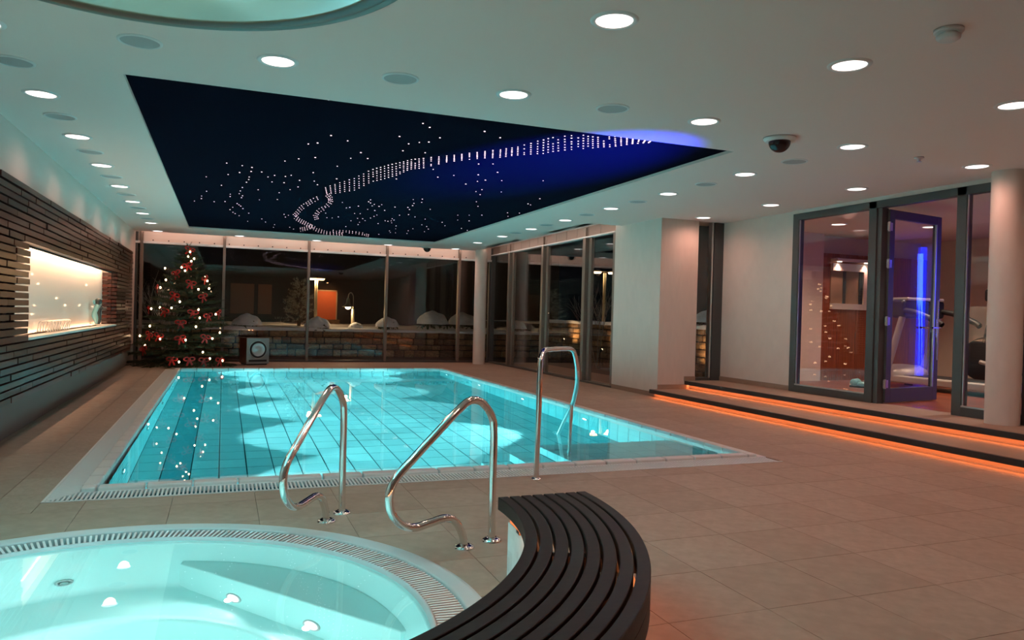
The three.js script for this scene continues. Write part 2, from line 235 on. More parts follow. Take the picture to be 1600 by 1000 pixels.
{ // coping blocks and overflow grates
  const c = thing('pool_coping', 'pale stone coping blocks around the swimming pool edge', 'coping');
  const cb = .10, n = 18, w = (PX1 - PX0) / n, nz = 35, wz = (PZ1 - PZ0) / nz;
  const gx = new RoundedBoxGeometry(w - .012, .06, cb, 2, .012), gz = new RoundedBoxGeometry(cb, .06, wz - .010, 2, .012), gc = new RoundedBoxGeometry(cb - .008, .06, cb - .008, 2, .012);
  for (let i = 0; i < n; i++) for (const z of [PZ1 + cb / 2, PZ0 - cb / 2]) part(c, 'coping_block', gx, M.coping).position.set(PX0 + (i + .5) * w, -.001, z);
  for (let k = 0; k < nz; k++) for (const x of [PX0 - cb / 2, PX1 + cb / 2]) part(c, 'coping_block', gz, M.coping).position.set(x, -.001, PZ1 - (k + .5) * wz);
  for (const x of [PX0 - cb / 2, PX1 + cb / 2]) for (const z of [PZ1 + cb / 2, PZ0 - cb / 2]) part(c, 'corner_block', gc, M.coping).position.set(x, -.001, z);
  part(c, 'bedding', [bx(PX0 - .2, PX0 - .0, -.3, -.03, PZ0 - .1, PZ1 + .1), bx(PX1, PX1 + .2, -.3, -.03, PZ0 - .1, PZ1 + .1), bx(PX0, PX1, -.3, -.03, PZ1, PZ1 + .1), bx(PX0, PX1, -.3, -.03, PZ0 - .1, PZ0)], M.coping);
  part(c, 'edge_slab', bx(PX1 + .104, 4.74, -.03, .003, -16.3, -5.64), M.coping);
  // near grate
  const g = thing('overflow_grate', 'white slotted overflow grate along the near pool edge', 'grate', [0, 0, 0], 0, 'pool overflow grates');
  const bar = new THREE.BoxGeometry(.0125, .010, .215), x0 = -.86, nb = 214, px = (4.72 - x0) / nb;
  part(g, 'gutter', bx(-1.03, 4.745, -.09, -.06, -5.645, -5.4), M.gutter);
  part(g, 'edge_rail', [bx(-1.03, 4.745, -.05, .003, -5.415, -5.4), bx(-.86, 4.745, -.05, .003, -5.64, -5.625)], M.grate);
  for (let i = 0; i < nb; i++) part(g, 'bar', bar, M.grate).position.set(x0 + (i + .5) * px, -.004, -5.52);
  { // mitred corner bars, shorter towards the corner
    for (let i = 0; i < 6; i++) { const x = -.873 - i * .026, len = .215 * (1 - (i + .5) / 6.5); part(g, 'bar', new THREE.BoxGeometry(.0125, .010, len), M.grate).position.set(x, -.004, -5.412 - len / 2); }
  }
  const gl = thing('overflow_grate', 'wide pale overflow grate along the left side of the pool', 'grate', [0, 0, 0], 0, 'pool overflow grates');
  const barL = new THREE.BoxGeometry(.16, .022, .0175), nl = 405, pz = (16.28 - 5.64) / nl, far = [];
  part(gl, 'gutter', bx(-1.035, -.862, -.09, -.06, -16.3, -5.4), M.gutter);
  part(gl, 'edge_rail', [bx(-1.035, -1.02, -.05, .003, -16.3, -5.4)], M.grate);
  for (let i = 0; i < nl; i++) { const z = -5.64 - (i + .5) * pz; if (i < 290) part(gl, 'bar', barL, M.grate).position.set(-.942, -.010, z); else far.push(barL.clone().translate(-.942, -.010, z)); }
  for (let i = 0; i < 8; i++) { const z = -5.63 + i * .0265, len = .15 * (1 - i / 8.5); part(gl, 'bar', new THREE.BoxGeometry(len, .022, .0175), M.grate).position.set(-1.02 + len / 2, -.010, z); }
  part(gl, 'remaining_bars', far, M.grate).userData.kind = 'stuff';
}
{ // pool water
  const wmat = water({ attenuationColor: rgb(.55, .93, .96), attenuationDistance: 3 });
  const o = part(scene, 'pool_water', bx(PX0 - .01, PX1 + .01, poolFloorY - .03, -.006, PZ0 - .01, PZ1 + .01), wmat);
  tag(o, 'clear turquoise water of the large rectangular swimming pool', 'water');
}
{ // underwater lamps
  const add = (x, z, s, lab) => {
    const t = thing('pool_lamp', lab, 'pool lamp', [x, -.70, z], 0, 'underwater pool lamps');
    part(t, 'rim', new THREE.TorusGeometry(.075, .012, 10, 28).rotateY(Math.PI / 2), M.steel);
    part(t, 'lens', new THREE.CylinderGeometry(.066, .066, .012, 28).rotateZ(Math.PI / 2), glow(cool, L.poolGlow));
    spot(t, cool, L.poolLamp, V(s * .02, 0, 0), V(s * 3, -.06, 0), .665, .06, 2);
  };
  [-7.08, -9.25, -11.42, -13.6, -15.7].forEach((z, i) => add(PX0 + .004, z, 1, `round underwater lamp in the left pool wall, ${ORD[i]} from the near end`));
  [-8.98, -11.2, -13.4, -15.6].forEach((z, i) => add(PX1 - .004, z, -1, `round underwater lamp in the right pool wall, ${ORD[i]} from the near end`));
}

// ================= GLAZING =================
function mull(parent, name, g, m = M.alu) { return part(parent, name, g, m); }
{ // far window wall
  const w = struct('window_1'), z = -18.6, top = 2.675;
  const xs = [-1.72, .0, 1.9, 3.79, 5.68];
  for (const x of xs) { mull(w, 'mullion', rb(x - .03, x + .03, .03, 3.0, z - .06, z + .08, .004)); }
  mull(w, 'mullion', rb(-1.85, -1.8, .03, 2.9, z - .06, z + .05, .004), M.dark); mull(w, 'mullion', rb(6.5, 6.56, .03, top, z - .06, z + .05, .004), M.dark);
  mull(w, 'sill', rb(-1.85, 6.56, .0, .05, z - .06, z + .06, .004), M.dark);
  mull(w, 'head_rail', rb(-1.85, 6.56, top - .03, top + .02, z - .06, z + .07, .004), M.white);
  part(w, 'head_panel', bx(-1.85, 6.6, top + .02, 3.05, z - .06, z + .0), M.plaster);
  for (let i = 0; i < 25; i++) part(w, 'screw', new THREE.CylinderGeometry(.014, .014, .012, 10).rotateX(Math.PI / 2), M.black).position.set(-1.5 + i * .32, top + .05, z + .006);
  const edges = [-1.8, ...xs, 6.5];
  for (let i = 0; i < edges.length - 1; i++) part(w, 'pane', bx(edges[i] + .03, edges[i + 1] - .03, .05, top - .03, z - .014, z + .012), M.glass);
  const led = thing('cove_led_strip', 'warm white light strip in the ceiling slot above the far window wall', 'light strip', [0, 0, 0], 0, 'ceiling cove light strips');
  part(led, 'diffuser', bx(-1.7, 5.9, H + .03, H + .045, -18.36, -18.345), glow(pink, L.coveGlow));
  for (let i = 0; i < 3; i++) strip(led, pink, L.cove, 2.5, .02, V(-.5 + i * 2.6, H + .03, -18.375), V(-.5 + i * 2.6, H - .25, -18.75));
}
{ // right sliding glass wall
  const w = struct('window_2'), x = 6.6, top = 2.80;
  for (const z of [-17.25, -15.18, -13.12]) { mull(w, 'mullion', rb(x - .06, x + .06, .03, 3.0, z - .05, z + .05, .004)); mull(w, 'sliding_stile', rb(x + .0, x + .07, .03, top, z + .09, z + .19, .004)); mull(w, 'sliding_stile', rb(x + .0, x + .07, .03, top, z - .19, z - .1, .004)); }
  mull(w, 'mullion', rb(x - .05, x + .05, .03, 3.0, -11.98, -11.9, .004)); mull(w, 'mullion', rb(x - .05, x + .05, .03, 3.0, -18.6, -18.5, .004), M.dark);
  mull(w, 'threshold', rb(x - .07, x + .08, .0, .035, -18.6, -11.9, .004), M.dark);
  mull(w, 'head_rail', rb(x - .07, x + .05, top, top + .025, -18.55, -11.9, .004), M.white);
  for (let i = 0; i < 13; i++) mull(w, 'head_panel', bx(x - .03, x + .02, top + .03, 3.02, -18.5 + i * .5, -18.5 + i * .5 + .485), M.alu);
  const zs = [-18.5, -17.25, -15.18, -13.12, -11.94];
  for (let i = 0; i < 4; i++) part(w, 'pane', bx(x + .02, x + .044, .035, top, zs[i] + .05, zs[i + 1] - .05), M.glass);
  const led = thing('cove_led_strip', 'warm white light strip in the ceiling slot above the sliding glass wall', 'light strip', [0, 0, 0], 0, 'ceiling cove light strips');
  part(led, 'diffuser', bx(6.02, 6.035, H + .03, H + .045, -18.2, -11.75), glow(pink, L.coveGlow));
  for (let i = 0; i < 2; i++) strip(led, pink, L.cove * 1.6, 3.1, .02, V(6.05, H + .05, -16.6 + i * 3.2), V(6.5, H + .12, -16.6 + i * 3.2));
}
{ // narrow window between pier and wall
  const w = struct('window_3'), z = -10.47;
  mull(w, 'mullion', rb(7.26, 7.30, GF, H, z - .04, z + .04, .003), M.dark); mull(w, 'mullion', rb(7.555, 7.585, GF, H, z - .05, z + .05, .003), M.brushed); mull(w, 'mullion', rb(7.60, 7.79, GF, H, z - .05, z + .06, .003), M.dark);
  mull(w, 'sill', rb(7.26, 7.79, GF - .02, GF + .05, z - .05, z + .05, .003), M.dark);
  part(w, 'pane', bx(7.30, 7.555, GF + .05, H, z - .012, z + .012), M.glass); part(w, 'pane', bx(7.585, 7.60, GF + .05, H, z - .012, z + .012), M.glass);
}
{ // gym glazing
  const w = struct('window_4'), x0 = 7.74, x1 = 7.84, top = 2.84;
  for (const [a, b] of [[-8.74, -8.62], [-7.36, -7.24], [-6.12, -6.0], [-5.32, -5.2]]) mull(w, 'mullion', rb(x0, x1, GF, top, a, b, .004), M.dark);
  mull(w, 'head_rail', rb(x0, x1, 2.745, top, -8.62, -5.32, .004), M.dark);
  for (const [a, b] of [[-8.62, -7.36], [-6.0, -5.32]]) { mull(w, 'bottom_rail', rb(x0, x1, GF, GF + .10, a, b, .004), M.dark); part(w, 'pane', bx(7.775, 7.80, GF + .10, 2.745, a + .0, b), M.glass); mull(w, 'glazing_bead', rb(x0 - .004, x0 + .02, GF + .10, GF + .12, a, b, .003), M.brushed); }
  for (const [a, b] of [[-8.62, -8.605], [-6.0, -5.985]]) mull(w, 'glazing_bead', rb(x0 + .01, x0 + .03, GF + .1, 2.745, a, b, .003), M.brushed);
  mull(w, 'door_jamb', rb(x0 + .02, x1 + .03, GF, 2.745, -7.24, -7.17, .004), M.dark);
}
{ // open glass door, leaf turned into the gym
  const d = struct('door_1'); d.position.set(7.86, GF, -7.17); d.rotation.y = .17; const Wd = 1.16, Hd = 2.47, s = .11, y0 = .012;
  part(d, 'stile', rb(0, s, y0, Hd, -.03, .03, .004), M.dark); part(d, 'stile', rb(Wd - s, Wd, y0, Hd, -.03, .03, .004), M.dark);
  part(d, 'rail', rb(s, Wd - s, Hd - s, Hd, -.03, .03, .004), M.dark); part(d, 'rail', rb(s, Wd - s, y0, y0 + .18, -.03, .03, .004), M.dark);
  part(d, 'pane', bx(s, Wd - s, y0 + .18, Hd - s, -.012, .012), M.doorGlass);
  part(d, 'glazing_bead', [bx(Wd - s - .015, Wd - s, y0 + .18, Hd - s, .012, .036)], M.brushed);
  const h = part(d, 'handle', [tube([V(Wd - .06, .98, .03), V(Wd - .06, .98, .085), V(Wd - .1, .98, .095), V(Wd - .26, .98, .095)], .012, 24, 8), rb(Wd - .085, Wd - .045, .85, 1.1, .028, .042, .004)], M.steel, 'steel lever handle');
  part(h, 'lever_inside', tube([V(Wd - .06, .98, -.03), V(Wd - .06, .98, -.085), V(Wd - .1, .98, -.095), V(Wd - .2, .98, -.095)], .012, 24, 8), M.steel);
  part(d, 'pull_bar', rod(V(Wd - .10, .55, .07), V(Wd - .10, 1.35, .07), .011, .011), M.steel);
  for (const y of [.25, 1.05, 1.78, 2.25]) part(d, 'hinge', [rod(V(-.02, y - .06, .035), V(-.02, y + .06, .035), .016, .016), bx(-.05, .05, y - .05, y + .05, .028, .036)], M.brushed);
  part(d, 'door_closer', rb(.06, .5, Hd - .05, Hd + .01, -.09, -.03, .004), M.dark);
}
{ // columns
  const c1 = thing('round_column', 'slim pale round column in the corner between the two glass walls', 'column', [6.08, 0, -18.0], 0, 'round columns');
  part(c1, 'shaft', new THREE.CylinderGeometry(.155, .155, H, 40).translate(0, H / 2, 0), M.plaster);
  const c2 = thing('round_column', 'pale round column on the platform in front of the gym glass', 'column', [7.6, GF, -5.42], 0, 'round columns');
  part(c2, 'shaft', new THREE.CylinderGeometry(.16, .16, H - GF, 40).translate(0, (H - GF) / 2, 0), M.plaster);
}

// ================= WOOD CLADDING =================
{
  const c = thing('wood_cladding', 'dark brown wooden strip cladding on the left wall around the lit niche', 'cladding', [-1.70, 0, 0]);
  const y0 = .37, pitch = .0655, rows = 30, z0 = -16.7, z1 = -5.67, hgt = .05, dep = .085, r = rngOf(9);
  part(c, 'backing_board', [bx(-.148, -.135, .38, .93, z0 + .1, z1), bx(-.148, -.135, 1.92, 2.33, z0 + .1, z1), bx(-.148, -.135, .9, 1.8, z0 + .1, -14.52), bx(-.148, -.135, .9, 1.8, -8.0, z1)], M.woodBack);
  for (let z = z0 + .3; z < z1; z += 1.45) if (z < -14.5 || z > -8.0) part(c, 'batten', bx(-.136, -dep, .38, 2.33, z, z + .05), M.woodBack); else part(c, 'batten', [bx(-.136, -dep, .38, .9, z, z + .05), bx(-.136, -dep, 1.92, 2.33, z, z + .05)], M.woodBack);
  part(c, 'closing_board', [bx(-.148, -dep, .9, 1.92, -8.06, -8.03), bx(-.148, -dep, .9, 1.92, -14.52, -14.49), bx(-dep - .012, -dep - .002, 1.79, 1.93, -14.5, -8.05), bx(-dep - .012, -dep - .002, .86, .915, -14.5, -8.05), bx(-.15, -dep, 1.905, 1.93, -14.5, -8.05)], M.woodBack);
  const put = (a, b, y) => { const g = bx(-dep, (r() - .5) * .012, y, y + hgt, a, b - .014), uv = g.attributes.uv, o = r(); for (let i = 0; i < uv.count; i++) uv.setXY(i, uv.getX(i) * (b - a) * .8 + o, uv.getY(i) * .25 + o * 3.7); part(c, 'wood_strip', g, M.wood[Math.floor(r() * 4)]); };
  for (let k = 0; k < rows; k++) {
    const y = y0 + k * pitch, inN = y > .92 - .03 && y + hgt < 1.79 + .03;
    const run = (a, b) => { let z = a; while (z < b - .05) { let l = .45 + r() * r() * 1.9; if (b - z - l < .35) l = b - z; put(z, z + l, y); z += l; } };
    if (inN) { run(z0 + (k % 2) * .03, -14.38); run(-8.19 + (k % 2) * .02, z1); } else run(z0 + (k % 2) * .03, z1);
    if (inN) part(c, 'jamb_strip', bx(-.225, -dep - .002, y, y + hgt, -14.44, -14.385), M.wood[k % 4]);
  }
  const led = thing('niche_led_strip', 'warm white light strip hidden along the top of the wall niche', 'light strip', [0, 0, 0]);
  part(led, 'diffuser', bx(-1.805, -1.79, 1.872, 1.885, -14.3, -8.2), glow(warm, L.nicheGlow));
  for (let i = 0; i < 3; i++) strip(led, warm, L.niche, 2.0, .02, V(-1.81, 1.868, -13.25 + i * 2.0), V(-1.95, 1.5, -13.25 + i * 2.0));
  strip(led, warm, L.niche * .22, 6.0, .02, V(-1.905, .924, -11.3), V(-1.91, 1.4, -11.3));
}
{ // sculpture on the niche sill
  const s = thing('figurine', 'slender teal and black figurine standing at the far end of the niche', 'figurine', [-1.845, .92, -13.27], -1.45);
  const loft = (pts, n = 14) => { const pos = [], idx = []; pts.forEach(([x, y, z, rx, rz]) => { for (let i = 0; i < n; i++) { const a = i / n * Math.PI * 2; pos.push(x + Math.cos(a) * rx, y, z + Math.sin(a) * rz); } }); for (let k = 0; k < pts.length - 1; k++) for (let i = 0; i < n; i++) { const a = k * n + i, b = k * n + (i + 1) % n; idx.push(a, a + n, b, b, a + n, b + n); } const g = new THREE.BufferGeometry(); g.setAttribute('position', new THREE.Float32BufferAttribute(pos, 3)); g.setIndex(idx); g.computeVertexNormals(); g.setAttribute('uv', new THREE.Float32BufferAttribute(new Float32Array(pos.length / 3 * 2), 2)); return g; };
  part(s, 'base', rb(-.06, .06, 0, .02, -.13, .13, .006), M.frameWhite);
  part(s, 'body', loft([[0, .02, .0, .012, .02], [0, .07, .0, .02, .035], [0, .14, .01, .03, .06], [0, .2, .02, .026, .045], [0, .25, .0, .03, .05], [0, .30, -.02, .032, .055], [0, .33, -.01, .02, .03], [0, .345, 0, .01, .012]]), M.teal);
  part(s, 'back', loft([[.0, .02, -.03, .014, .02], [.012, .1, -.045, .016, .022], [.016, .2, -.035, .018, .028], [.016, .27, -.05, .018, .022], [.01, .31, -.06, .01, .012]]), M.ink);
  part(s, 'head', new THREE.SphereGeometry(1, 18, 14).scale(.036, .05, .055).translate(0, .375, -.02), M.ink);
  part(s, 'face', new THREE.SphereGeometry(1, 16, 12).scale(.02, .04, .02).translate(.012, .36, .035), M.teal);
  part(s, 'arm', tube([V(.01, .285, -.05), V(.01, .265, -.09), V(.012, .27, -.135)], .02, 16, 8), M.ink);
}
{ // wire rack on the niche sill
  const t = thing('wire_rack', 'pale wire rack with slanted hoops at the near end of the niche', 'rack', [-1.82, .92, -9.95]);
  part(t, 'base_rail', [rod(V(-.05, .012, -.66), V(-.05, .012, .66), .006), rod(V(.05, .012, -.66), V(.05, .012, .66), .006)], M.wire);
  for (let i = 0; i < 10; i++) { const z = -.62 + i * .13; part(t, 'hoop', tube([V(-.05, .012, z), V(-.052, .07, z - .05), V(-.05, .12, z - .1), V(0, .13, z - .105), V(.05, .12, z - .1), V(.052, .07, z - .05), V(.05, .012, z)], .0065, 30, 6), M.wire); }
}

// ================= WHIRLPOOL AND BENCH =================
{
  const t = thing('whirlpool', 'round sunken whirlpool tub with a pale aqua shell', 'whirlpool', [TUB.x, 0, TUB.z]);
  part(t, 'rim', lathe([[TR, -.2], [TR, .006], [TR - .008, .016], [TR - .03, .02], [TR - .09, .016], [TR - .105, .008], [TR - .11, -.05]], 128), M.tubRim);
  part(t, 'inner_lip', lathe([[1.316, -.05], [1.316, .010], [1.308, .014], [1.298, .012], [1.29, -.002]], 128), M.tubRim);
  part(t, 'shell', lathe([[1.316, -.04], [1.29, -.002], [1.275, -.05], [1.235, -.30], [1.20, -.54], [1.185, -.585], [1.15, -.60], [.87, -.61], [.835, -.625], [.82, -.66], [.79, -.86], [.77, -.905], [.72, -.925], [0, -.93]], 96), M.tub);
  part(t, 'gutter', lathe([[1.46, -.05], [1.46, -.10], [1.31, -.10], [1.31, -.05]], 96), M.gutter);
  // grate bars, radial
  const nb = 336, bg = new THREE.BoxGeometry(.132, .008, .0118), rest = [];
  const r0 = 1.384, order = [];
  for (let i = 0; i < nb; i++) { const a = i / nb * Math.PI * 2; const p = V(TUB.x + r0 * Math.cos(a), 0, TUB.z + r0 * Math.sin(a)); order.push([a, inFrame(p, 1.05) ? 0 : 1]); }
  let cnt = 0;
  for (const [a, out] of order) { if (!out && cnt < 298) { cnt++; const b = part(t, 'grate_bar', bg, M.grate); b.position.set(r0 * Math.cos(a), .004, r0 * Math.sin(a)); b.rotation.y = -a; } else { rest.push(bg.clone().rotateY(-a).translate(r0 * Math.cos(a), .004, r0 * Math.sin(a))); } }
  if (rest.length) part(t, 'remaining_grate_bars', rest, M.grate).userData.kind = 'stuff';
  // moulded seat backs, jets
  const jet = (a, y, rr, name) => { const rim = part(t, 'jet', [new THREE.TorusGeometry(.034, .008, 8, 24), new THREE.CylinderGeometry(.02, .026, .02, 20).rotateX(Math.PI / 2)], M.brushed); rim.position.set(rr * Math.cos(a), y, rr * Math.sin(a)); rim.rotation.y = -a - Math.PI / 2; rim.rotation.x = 0; return rim; };
  for (const d of [-101.5, -145, 175, 110, 60]) jet(d * Math.PI / 180, -.44, 1.205);
  { // crescent entry step with a straight front
    const A = [-.16 - TUB.x, -4.23 - TUB.z], B = [.71 - TUB.x, -3.18 - TUB.z], d = Math.hypot(B[0] - A[0], B[1] - A[1]), ux = (B[0] - A[0]) / d, uz = (B[1] - A[1]) / d, s = new THREE.Shape();
    const P = [A[0] - ux * .03, A[1] - uz * .03], Q = [B[0] + ux * .05, B[1] + uz * .05], aP = Math.atan2(P[1], P[0]), aQ = Math.atan2(Q[1], Q[0]);
    s.moveTo(P[0], P[1]); s.lineTo(Q[0], Q[1]); s.absarc(0, 0, 1.262, aQ, aP, true); s.closePath();
    part(t, 'entry_step', new THREE.ExtrudeGeometry(s, { depth: .58, bevelEnabled: true, bevelSize: .012, bevelThickness: .012, bevelOffset: -.012, bevelSegments: 3, curveSegments: 32 }).rotateX(Math.PI / 2).translate(0, -.292, 0), M.tub);
  }
  const lamp = (x, y, z, deg, lab) => { const a = deg * Math.PI / 180, l = thing('whirlpool_lamp', lab, 'pool lamp', [x, y, z], -a, 'whirlpool lamps');
    part(l, 'rim', new THREE.TorusGeometry(.046, .007, 8, 28).rotateY(Math.PI / 2), M.tubRim); part(l, 'lens', new THREE.SphereGeometry(.04, 20, 10).scale(.35, 1, 1), glow(cool, L.tubGlow));
    spot(l, cool, L.tub, V(-.035, 0, 0), V(-2, .0, 0), 1.45, 1, .8); };
  lamp(.082, -.505, -3.936, -39.6, 'round white underwater lamp in the whirlpool step face, left of two'); lamp(.415, -.509, -3.533, -39.6, 'round white underwater lamp in the whirlpool step face, right of two');
  for (const [dg, nm] of [[75, 'near'], [150, 'left']]) { const a = dg * Math.PI / 180; lamp(TUB.x + 1.222 * Math.cos(a), -.36, TUB.z + 1.222 * Math.sin(a), dg, `round white underwater lamp in the ${nm} wall of the whirlpool`); }
  const wm = water({}), w = part(scene, 'whirlpool_water', new THREE.CylinderGeometry(1.292, 1.292, .95, 128).translate(TUB.x, -.006 - .475, TUB.z), wm);
  tag(w, 'still pale aqua water filling the round whirlpool', 'water');
}
{ // curved slatted bench
  const b = thing('curved_bench', 'curved dark wooden slatted bench around the whirlpool', 'bench', [BC.x, 0, BC.z]);
  const r0 = 1.57, n = 8, w = .0572, a0 = -.012, a1 = 2.3, top = .415;
  for (let i = 0; i < n; i++) part(b, 'slat', arcSlab(0, 0, r0 + i * w, r0 + i * w + .0475, a0, a1, top - .06, top, 72, .004), M.bench);
  for (let k = 0; k < 9; k++) { const a = .1 + k * .27; part(b, 'bearer', arcSlab(0, 0, 1.6, 2.0, a, a + .03, .30, .352, 2), M.nosing); }
  part(b, 'base_wall', arcSlab(0, 0, 1.615, 1.66, 0, a1, 0, .30, 72), M.mosaic, 'pale mosaic bench base');
  part(b, 'outer_base_wall', arcSlab(0, 0, 1.93, 1.97, 0.05, a1, 0, .26, 72), M.mosaic);
  part(b, 'apron', arcSlab(0, 0, 2.0, 2.018, .0, a1, .28, .356, 72), M.bench);
  const led = (rr, lab, y) => { const t = thing('bench_led_strip', lab, 'light strip', [BC.x, 0, BC.z], 0, 'bench light strips');
    part(t, 'diffuser', arcSlab(0, 0, rr, rr + .012, .04, a1 - .05, y, y + .012, 72), glow(orange, L.benchGlow));
    for (let k = 0; k < 8; k++) { const a = .18 + k * .27; point(t, orange, L.bench, V((rr + .006) * Math.cos(a), y - .012, (rr + .006) * Math.sin(a)), .3); } };
  led(1.60, 'orange light strip under the inner edge of the curved bench', .315); led(1.975, 'orange light strip under the outer edge of the curved bench', .265);
}
{ // whirlpool handrails: one profile in a vertical plane
  const prof = [[0, 0], [.005, .3], [.005, .6], [.03, .70], [.10, .772], [.18, .79], [.26, .75], [.40, .645], [.56, .52], [.66, .44], [.70, .36], [.685, .27], [.62, .20], [.54, .172], [.44, .178], [.34, .184], [.27, .155], [.22, .08], [.2, .0]];
  const mk = (b, f, lab) => {
    const u = V(f[0] - b[0], 0, f[1] - b[1]).normalize(), t = thing('whirlpool_handrail', lab, 'handrail', [b[0], 0, b[1]], 0, 'whirlpool handrails');
    part(t, 'bent_tube', tube(prof.map(([s, y]) => V(u.x * s, y, u.z * s)), .0215, 160, 18, false, .5), M.steel);
    for (const s of [0, .2]) part(t, 'flange', lathe([[.0, .018], [.024, .018], [.03, .022], [.05, .014], [.055, .004], [.055, 0]], 32).translate(u.x * s, 0, u.z * s), M.steel);
  };
  mk([.714, -4.675], [.6, -4.51], 'bent steel whirlpool handrail nearer the swimming pool, left of the pair'); mk([1.417, -3.888], [1.239, -3.809], 'bent steel whirlpool handrail beside the end of the curved bench');
}
{ // pool entry rail: post, top bar and a sloping leg that runs down into the water over the steps
  const t = thing('pool_entry_rail', 'steel pool entry handrail standing on the near deck edge', 'handrail', [2.27, 0, -5.27]);
  part(t, 'post', tube([V(0, 0, 0), V(.005, .45, 0), V(.01, .86, 0), V(.03, .945, -.03), V(.09, .985, -.11), V(.25, .985, -.32), V(.42, .98, -.53), V(.63, .968, -.79), V(.70, .95, -.865)], .0215, 120, 16), M.steel);
  part(t, 'sloping_leg', tube([V(.70, .95, -.865), V(.722, .93, -.88), V(.753, .863, -.9), V(.784, .755, -.93), V(.814, .631, -.99), V(.833, .515, -1.07), V(.852, .415, -1.16), V(.952, .215, -1.53), V(1.116, -.006, -2.025), V(1.19, -.13, -2.30)], .0205, 120, 16), M.steel);
  part(t, 'support', rod(V(.842, .42, -1.15), V(.822, -.338, -1.15), .0185, .0185, 14), M.steel);
  part(t, 'foot_plate', lathe([[0, .016], [.03, .016], [.04, .006], [.04, 0]], 24), M.steel);
}

// ================= CEILING FIXTURES =================
{
  const proto = new THREE.Group();
  const trimG = lathe([[.102, .001], [.102, -.004], [.108, -.010], [.122, -.010], [.132, -.004], [.134, .001]], 40), discG = new THREE.CylinderGeometry(.102, .102, .004, 40).translate(0, -.003, 0), gm = glow(rgb(1, .90, .86), L.downGlow);
  const add = (x, z, label, group, y = H, I = L.down) => {
    const t = thing('recessed_downlight', label, 'downlight', [x, y, z], 0, group); part(t, 'trim_ring', trimG, M.white); part(t, 'diffuser', discG, gm);
    spot(t, warmDown, I, V(0, -.02, 0), V(0, -3, 0), 1.5, 1, 4);
  };
  const zl = [-3.65, -5.24, -6.83, -8.40, -9.98, -11.6, -13.2, -14.77, -16.38, -18.05];
  zl.forEach((z, i) => { if (i) add(-1.37, z, `bright recessed ceiling downlight in the row along the left wall, ${ORD[i - 1]} from the camera`, 'downlights along the left wall', H, L.down * .5); });
  [.30, 1.97, 3.65].forEach((x, i) => add(x, -5.19, `bright recessed ceiling downlight between whirlpool dome and star panel, ${ORD[i]} from the left`, 'downlights before the star panel'));
  [1.97, 3.65].forEach((x, i) => add(x, -3.66, i ? 'bright recessed ceiling downlight left of the white smoke detector' : 'largest bright recessed ceiling downlight at the top of the picture', 'downlights over the near deck'));
  [-3.8, -5.31, -6.83, -8.36, -9.9, -11.5, -13.0, -14.55, -16.17].forEach((z, i) => add(5.36, z, `bright recessed ceiling downlight in the row right of the star panel, ${ORD[i]} from the camera`, 'downlights right of the star panel'));
  [.31, 2.01, 3.70, 5.40].forEach((x, i) => add(x, -18.04, `small bright recessed downlight above the far windows, ${ORD[i]} from the left`, 'downlights above the far windows'));
  [-5.39, -6.93, -8.44, -10.01].forEach((z, i) => add(7.08, z, `bright recessed ceiling downlight above the steps, ${ORD[i]} from the right column`, 'downlights above the steps'));
  // the same grid goes on behind the camera
  [[1.97, -2.05], [3.65, -2.05], [5.36, -2.05], [7.08, -3.85]].forEach(([x, z], i) => add(x, z, `bright recessed ceiling downlight out of view above the right deck, ${ORD[i]} from the left`, 'downlights behind the camera'));
  const gr = lathe([[0, -.006], [.108, -.006], [.112, -.004], [.116, -.009], [.130, -.004], [.131, .001]], 40);
  const spk = (x, z, lab, grp) => { const t = thing('ceiling_speaker', lab, 'speaker', [x, H, z], 0, grp); part(t, 'frame', lathe([[.112, -.003], [.116, -.010], [.130, -.005], [.131, .001]], 40), M.white); part(t, 'grille', new THREE.CylinderGeometry(.113, .113, .005, 40).translate(0, -.002, 0), M.greyGrille); };
  [-6.0, -7.57, -9.16, -10.8, -12.4, -14.0, -15.6].forEach((z, i) => spk(-1.37, z, `grey round ceiling speaker between the left wall downlights, ${ORD[i]} from the camera`, 'speakers along the left wall'));
  [-.52, 1.12, 2.8].forEach((x, i) => spk(x, -5.19, `grey round ceiling speaker near the star panel front edge, ${ORD[i]} from the left`, 'speakers before the star panel'));
  [-6.06, -7.55, -9.13, -10.7, -12.3, -13.8].forEach((z, i) => spk(5.36, z, `grey round ceiling speaker right of the star panel, ${ORD[i]} from the camera`, 'speakers right of the star panel'));
  [-.5, 1.15, 2.85, 4.55].forEach((x, i) => spk(x, -18.05, `faint round ceiling speaker above the far windows, ${ORD[i]} from the left`, 'speakers above the far windows'));
  const dc = (x, z, lab, k) => { const t = thing('dome_camera', lab, 'camera', [x, H, z], 0, 'ceiling dome cameras'); part(t, 'base', lathe([[0, 0], [.14, 0], [.14, -.012], [.125, -.03], [.1, -.034], [0, -.034]], 36), M.white); part(t, 'dome', new THREE.SphereGeometry(.095, 28, 14, 0, Math.PI * 2, Math.PI / 2, Math.PI / 2).translate(0, -.034, 0), std({ color: rgb(.012, .012, .014), roughness: .08 })); };
  dc(4.57, -5.36, 'black dome camera on the ceiling near the star panel corner'); dc(4.66, -18.0, 'small black dome camera above the far windows');
  const sd = thing('smoke_detector', 'white smoke detector on the ceiling at upper right', 'detector', [3.69, H, -3.0]);
  part(sd, 'base', lathe([[0, 0], [.075, 0], [.075, -.015], [.07, -.02], [0, -.02]], 32), M.white); part(sd, 'chamber', lathe([[.045, -.02], [.048, -.03], [.062, -.034], [.06, -.05], [.045, -.062], [0, -.064]], 32), M.white); part(sd, 'vent', new THREE.CylinderGeometry(.044, .044, .012, 24).translate(0, -.026, 0), M.greyGrille);
